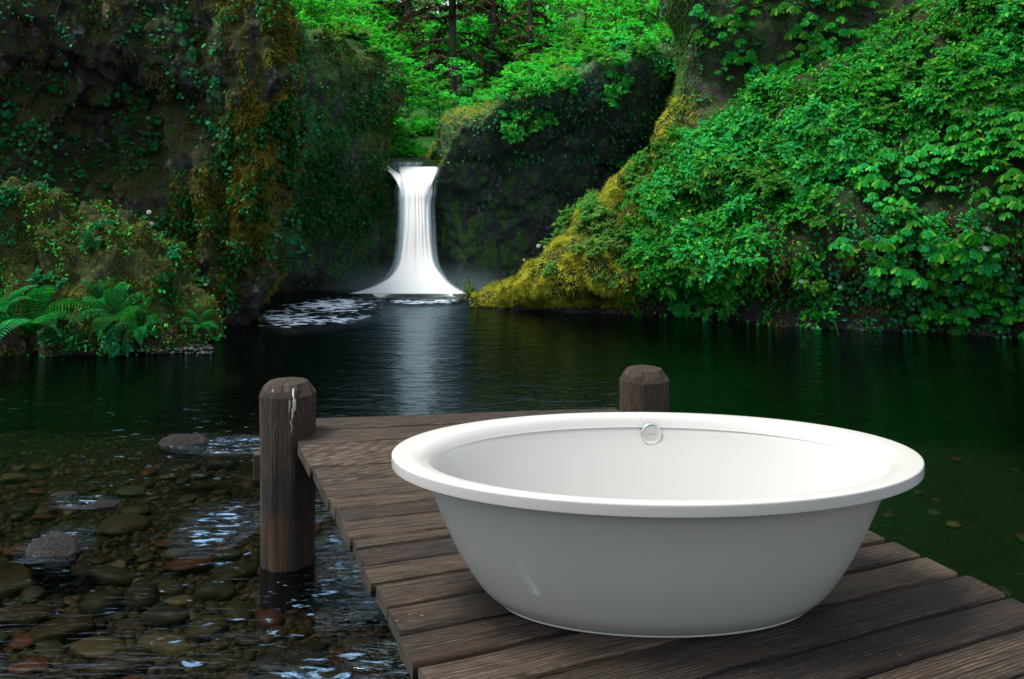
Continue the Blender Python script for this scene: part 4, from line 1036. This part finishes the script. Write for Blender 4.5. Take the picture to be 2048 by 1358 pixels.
for c_i, x, y, Y, s_, lb in ((0, 905, 175, 31, 1.0, 'tall dark conifer with brown drooping branches above the waterfall'), (0, 985, 150, 33, .95, 'brownish conifer standing just right of the tallest dark one above the waterfall'), (1, 1060, 165, 30, .8, 'small green conifer on the slope right of the dark pair'), (1, 815, 130, 36, 1.2, 'thin conifer left of the dark pair, half hidden by bright leaves'), (1, 760, 90, 38, 1.2, 'distant conifer at the top of the valley near the left cliff')):
    o = place(con[c_i], px(x, y, Y) - [0, 0, .3], Quaternion((0, 0, 1), x), s_, lb, 'x'); del o['group']
for k in range(900):
    Y = rv.uniform(30, 62); x = rv.uniform(-9, 9) * Y / 22; z = ground(x, Y); q = topx(np.array([x, Y, z + 1.5]))
    if not (560 < q[0] < 1400 and -60 < q[1] < 120): continue
    cnt += 1
    if cnt > 255: break
    place(tr[rv.integers(4)], (x, Y, z - .1), Quaternion((0, 0, 1), rv.uniform(0, 6.3)), rv.uniform(.8, 1.25), 'bright broadleaf tree far up the valley against the top of the wood', 'valley trees high up the slope')
# shrubs on the cliff tops round the falls
us = [make_shrub('bush', 'bush', 170 + k, *a, G_VAL) for k, a in enumerate(((.6, .5, 10, 7, 8, .10, .62), (.48, .5, 9, 7, 8, .10, .6), (.7, .45, 11, 7, 8, .10, .6)))]
def w_top(C, N): return inframe(C, 60, 120) * np.clip(N[..., 2] - .3, 0, 1) * np.where(topx(C)[0] < 1010, .0, 1.0)
p_, n_ = scatter(BR[0], BR[1], 75, w_top, np.random.default_rng(41))
for P1, N1 in zip(p_, n_): place(us[rng.integers(3)], P1 - [0, 0, .05], rot_up(unit(N1 * .4 + np.array([0, -.25, 1])), rng.uniform(0, 6.3)), rng.uniform(.7, 1.25), 'green bush on the crest above the dark hollow right of the falls', 'bushes on the crest above the hollow')
p_, n_ = scatter(BL[0], BL[1], 46, lambda C, N: inframe(C, 60, 120) * np.clip(N[..., 2] - .35, 0, 1), np.random.default_rng(42))
for P1, N1 in zip(p_, n_): place(us[rng.integers(3)], P1 - [0, 0, .05], rot_up(unit(N1 * .4 + np.array([0, -.2, 1])), rng.uniform(0, 6.3)), rng.uniform(.5, .95), 'bright green bush on top of the rounded cliff left of the falls', 'bushes on top of the cliff left of the falls')
def spill(C, N):
    x, y = topx(C); return inframe(C) * (x > 960) * (x < 1345) * (y < 196 - (x - 1020) * .337 + 85) * (N[..., 1] < .3)
p_, n_ = scatter(BR[0], BR[1], 52, spill, np.random.default_rng(44))
for P1, N1 in zip(p_, n_): place(us[rng.integers(3)], P1 - N1 * .05, rot_up(unit(N1 * .6 + np.array([0, -.3, .8])), rng.uniform(0, 6.3)), rng.uniform(.5, 1.0), 'green bush spilling over the upper edge of the dark hollow right of the falls', 'bushes spilling over the hollow')
p_, n_ = scatter(BL[0], BL[1], 34, lambda C, N: inframe(C) * (topx(C)[1] < 128) * (topx(C)[0] > 565) * (N[..., 1] < .5), np.random.default_rng(45))
for P1, N1 in zip(p_, n_): place(shl[rng.integers(2)], P1 - N1 * .03, rot_up(unit(N1 * .5 + np.array([0, -.2, .9])), rng.uniform(0, 6.3)), rng.uniform(.6, 1.1), 'pale sunlit shrub along the front edge of the cliff top left of the falls', 'pale shrubs on the cliff left of the falls')
rv2 = np.random.default_rng(43)
for k in range(46):
    Y = rv2.uniform(20.5, 27); x0 = rv2.uniform(735, 905); x = (x0 - 1024) / F * Y
    if Y < 22 and abs(x + 2.35) < .55: continue
    place(us[rv2.integers(3)], (x, Y, ground(x, Y) - .05), Quaternion((0, 0, 1), rv2.uniform(0, 6.3)), rv2.uniform(.4, .9), 'low bright green bush beside the stream just above the lip of the waterfall', 'bushes by the stream above the waterfall')
# ================================================================== stones
def stone_mesh(name, seed, n=2):
    import bmesh
    bm = bmesh.new(); bmesh.ops.create_icosphere(bm, subdivisions=3, radius=1)
    r = np.random.default_rng(seed); sx, sy, sz = r.uniform(.8, 1.2), r.uniform(.6, .95), r.uniform(.28, .5)
    for v in bm.verts:
        d = np.array(v.co); k = 1 + .22 * fbm(d * .9, 3, seed) + .03 * fbm(d * 4, 2, seed)
        p = np.sign(d) * np.abs(d) ** .9 * k; v.co = (p[0] * sx, p[1] * sy, p[2] * sz)
    for f in bm.faces: f.smooth = True
    me = bpy.data.meshes.new(name); bm.to_mesh(me); bm.free(); return me
def stone_mat(name, c):
    m = NT(name); co = m.coord(); oi = m.n('ObjectInfo')
    n1 = m.noise(co, 2.2, 5, .6); n2 = m.noise(co, 14, 4, .6)
    col = m.mixc(m.ramp(n1, [(.35, 0.0), (.65, 1.0)]), tuple(x * .55 for x in c), c)
    col = m.mixc(m.ramp(n2, [(.55, 0.0), (.7, .5)]), col, tuple(min(1, x * 1.5) for x in c))
    hs = m.n('HueSaturation'); m.link(col, hs.inputs['Color']); m.link(m.math('MULTIPLY_ADD', oi.outputs['Random'], .8, .6), hs.inputs['Value'])
    p = m.principled(); m.link(hs.outputs[0], p.inputs['Base Color']); p.inputs['Roughness'].default_value = .6; return m.m
SC = {'olive brown': (.095, .078, .052), 'dark grey': (.055, .055, .05), 'brown': (.11, .065, .038), 'rust red': (.20, .065, .04), 'pale tan': (.26, .21, .12), 'grey green': (.095, .105, .085)}
SM = {k: stone_mat('stone_' + k.replace(' ', '_'), v) for k, v in SC.items()}
meshes = {}
for ci, (k, mt_) in enumerate(SM.items()):
    meshes[k] = []
    for q in range(4):
        me = stone_mesh('river_stone', 7 * ci + q); me.materials.append(mt_); meshes[k].append(me)
def bedz(x, y):
    i = np.clip((x + 16) / 34 * 119, 0, 118.99); j = np.clip((y + 14) / 35 * 149, 0, 148.99); a, b = int(i), int(j); f, g = i - a, j - b
    return float(bz[a, b] * (1 - f) * (1 - g) + bz[a + 1, b] * f * (1 - g) + bz[a, b + 1] * (1 - f) * g + bz[a + 1, b + 1] * f * g)
def bed_at(x, y):
    z = WZ - .2
    for _ in range(6): p = on(x, y, z); z = bedz(p[0], p[1])
    return np.array([p[0], p[1], z])
rs_ = np.random.default_rng(77)
def stone(k, p, s, label, group=None, spin=None, flat=1.0, sink=.3, wet=None):
    me = meshes[k][rs_.integers(4)]; o = bpy.data.objects.new('river_stone', me); COL.objects.link(o)
    o.location = (p[0], p[1], p[2] + s * .25 * flat); o.scale = (s, s, s * flat); o.rotation_euler = (rs_.uniform(-.15, .15), rs_.uniform(-.15, .15), rs_.uniform(0, 6.3) if spin is None else spin)
    tag(o, label, 'stone', group); return o
taken = []
for x, y, wpx, k, lb in ((377, 1141, 90, 'rust red', 'long pinkish orange stone under the shallow water left of the post'), (195, 1310, 105, 'pale tan', 'yellowish stone at the bottom left, the larger of two pale ones'), (330, 1303, 95, 'pale tan', 'yellowish stone at the bottom, right of the larger pale one'),
                         (245, 1342, 120, 'brown', 'broad brown stone on the bed at the bottom edge'), (65, 1172, 150, 'brown', 'big flat reddish brown stone at the left edge'), (460, 1118, 52, 'grey green', 'pale greenish stone close to the left post'), (470, 1153, 100, 'olive brown', 'long olive stone just beside the foot of the left post'),
                         (130, 1272, 120, 'brown', 'oval reddish grey stone above the two yellowish ones'), (330, 1247, 95, 'dark grey', 'rounded grey stone above the right yellowish one'), (28, 964, 60, 'pale tan', 'tan stone near the left edge in the middle distance'), (250, 1060, 105, 'olive brown', 'wide dim olive slab right of the wet emergent rock'),
                         (50, 1245, 100, 'brown', 'brown stone at the left below the big flat one'), (225, 1165, 90, 'dark grey', 'grey stone lying left of the pinkish orange one'), (200, 1220, 95, 'grey green', 'greenish stone between the grey and the brown ones'), (430, 1195, 90, 'grey green', 'faint green stone near the foot of the post')):
    p = bed_at(x, y); s = wpx / F * p[1] / 2
    stone(k, p, s, lb, spin=rs_.uniform(-.3, .3), flat=.9); taken.append((p[0], p[1], s))
cnt = 0; keys = list(SC)
for t in range(30000):
    if cnt >= 270: break
    yq = 905 + 500 * rs_.random() ** .85; xq = rs_.uniform(-60, 900) if rs_.random() < .88 else rs_.uniform(1650, 2060)
    if xq > 540 and yq < 960 and xq < 1000: continue
    p = bed_at(xq, yq); s = rs_.choice([.042, .062, .088, .125], p=[.3, .35, .25, .1]) * rs_.uniform(.8, 1.3)
    if any((p[0] - a) ** 2 + (p[1] - b) ** 2 < (.72 * (s + c)) ** 2 for a, b, c in taken): continue
    taken.append((p[0], p[1], s)); k = keys[rs_.choice(6, p=[.27, .27, .22, .06, .08, .10])]; cnt += 1
    where = 'below the dark water right of the jetty' if xq > 1600 else 'on the shallow bed left of the jetty' if xq < 520 else 'under the water between the post and the deck'
    stone(k, p, s, f'rounded {k} stone {where}', f'{k} stones {where}')
# fine gravel between the stones: one mass
gv = Acc(); base = np.array([v.co[:] for v in stone_mesh('gravel_seed', 91).vertices])
import bmesh
bm = bmesh.new(); bmesh.ops.create_icosphere(bm, subdivisions=1, radius=1); bm.verts.ensure_lookup_table()
gvt = np.array([v.co[:] for v in bm.verts]); gft = np.array([[v.index for v in f.verts] for f in bm.faces]); bm.free()
def gravel(name, pts, size, mat, r):
    a = Acc()
    for p in pts:
        s = size * r.uniform(.5, 1.5); q = gvt * (1 + r.normal(0, .12, (len(gvt), 1))) * s * np.array([r.uniform(.8, 1.4), r.uniform(.8, 1.3), r.uniform(.35, .7)])
        th = r.uniform(0, 6.3); c, d = cos(th), sin(th); q = np.column_stack([q[:, 0] * c - q[:, 1] * d, q[:, 0] * d + q[:, 1] * c, q[:, 2]])
        a.add(q + p, gft)
    o = a.obj(name, mat, smooth=True); o['kind'] = 'stuff'; return o
def gmat(name, stops, rough):
    m = NT(name); g = m.n('NewGeometry'); p = m.principled(); p.inputs['Roughness'].default_value = rough
    m.link(m.ramp(g.outputs['Random Per Island'], stops), p.inputs['Base Color']); return m.m
pts = []
for t in range(6500):
    p = bed_at(rs_.uniform(-80, 950), 800 + 640 * rs_.random() ** .8); pts.append(p)
gravel('pebbles', pts, .032, gmat('bed_pebbles', [(0, (.02, .018, .014)), (.4, (.06, .05, .03)), (.7, (.09, .06, .035)), (.9, (.12, .055, .035)), (1, (.2, .17, .11))], .6), rs_)
# dark wet shingle along the shores
pts = []
for x in np.linspace(190, 425, 420):
    yb = 703 + rs_.normal(0, 3); q = on(x, yb, WZ); pts.append(q + [0, 0, rs_.uniform(-.01, .06)])
gravel('shingle', pts, .035, gmat('wet_shingle', [(0, (.004, .004, .005)), (.9, (.010, .010, .012)), (1, (.05, .055, .065))], .6), rs_)
# wet rocks breaking the surface
m = NT('wet_rock'); co = m.coord(); p = m.principled(); p.inputs['Roughness'].default_value = .3; p.inputs['Specular IOR Level'].default_value = .3
m.link(m.ramp(m.noise(co, 6, 5), [(.35, (.006, .006, .006)), (.7, (.03, .026, .023))]), p.inputs['Base Color']); m.link(m.bump(m.noise(co, 18, 4), .8, .03), p.inputs['Normal'])
WR = m.m
def wetrock(x, y, wpx, hpx, seed, label, sk=0.0):
    q = on(x, y, WZ); s = wpx / F * q[1] / 2; hh = hpx / F * q[1]
    me = stone_mesh('wet_rock', seed); me.materials.append(WR); o = bpy.data.objects.new('wet_rock', me); COL.objects.link(o)
    zz = max(v.co.z for v in me.vertices); yy_ = .7
    for v in me.vertices: v.co = (v.co.x + sk * v.co.z, v.co.y, v.co.z / zz * (1 + .25 * fbm(np.array(v.co) * 4, 3, seed)))
    o.scale = (s, s * yy_, hh * 1.15); o.location = (q[0], q[1], WZ - hh * .25); tag(o, label, 'rock')
wetrock(366, 886, 92, 20, 401, 'dark wet rock with white riffles breaking the water left of the jetty post')
wetrock(108, 1098, 120, 36, 402, 'larger wet rock at the lower left with a glinting right side', .4)
wetrock(210, 1008, 62, 8, 403, 'small glinting rock tip just breaking the surface, behind the larger wet rock')
wetrock(126, 988, 56, 5, 404, 'thin sliver of wet rock at the surface, farthest left of the small ones')
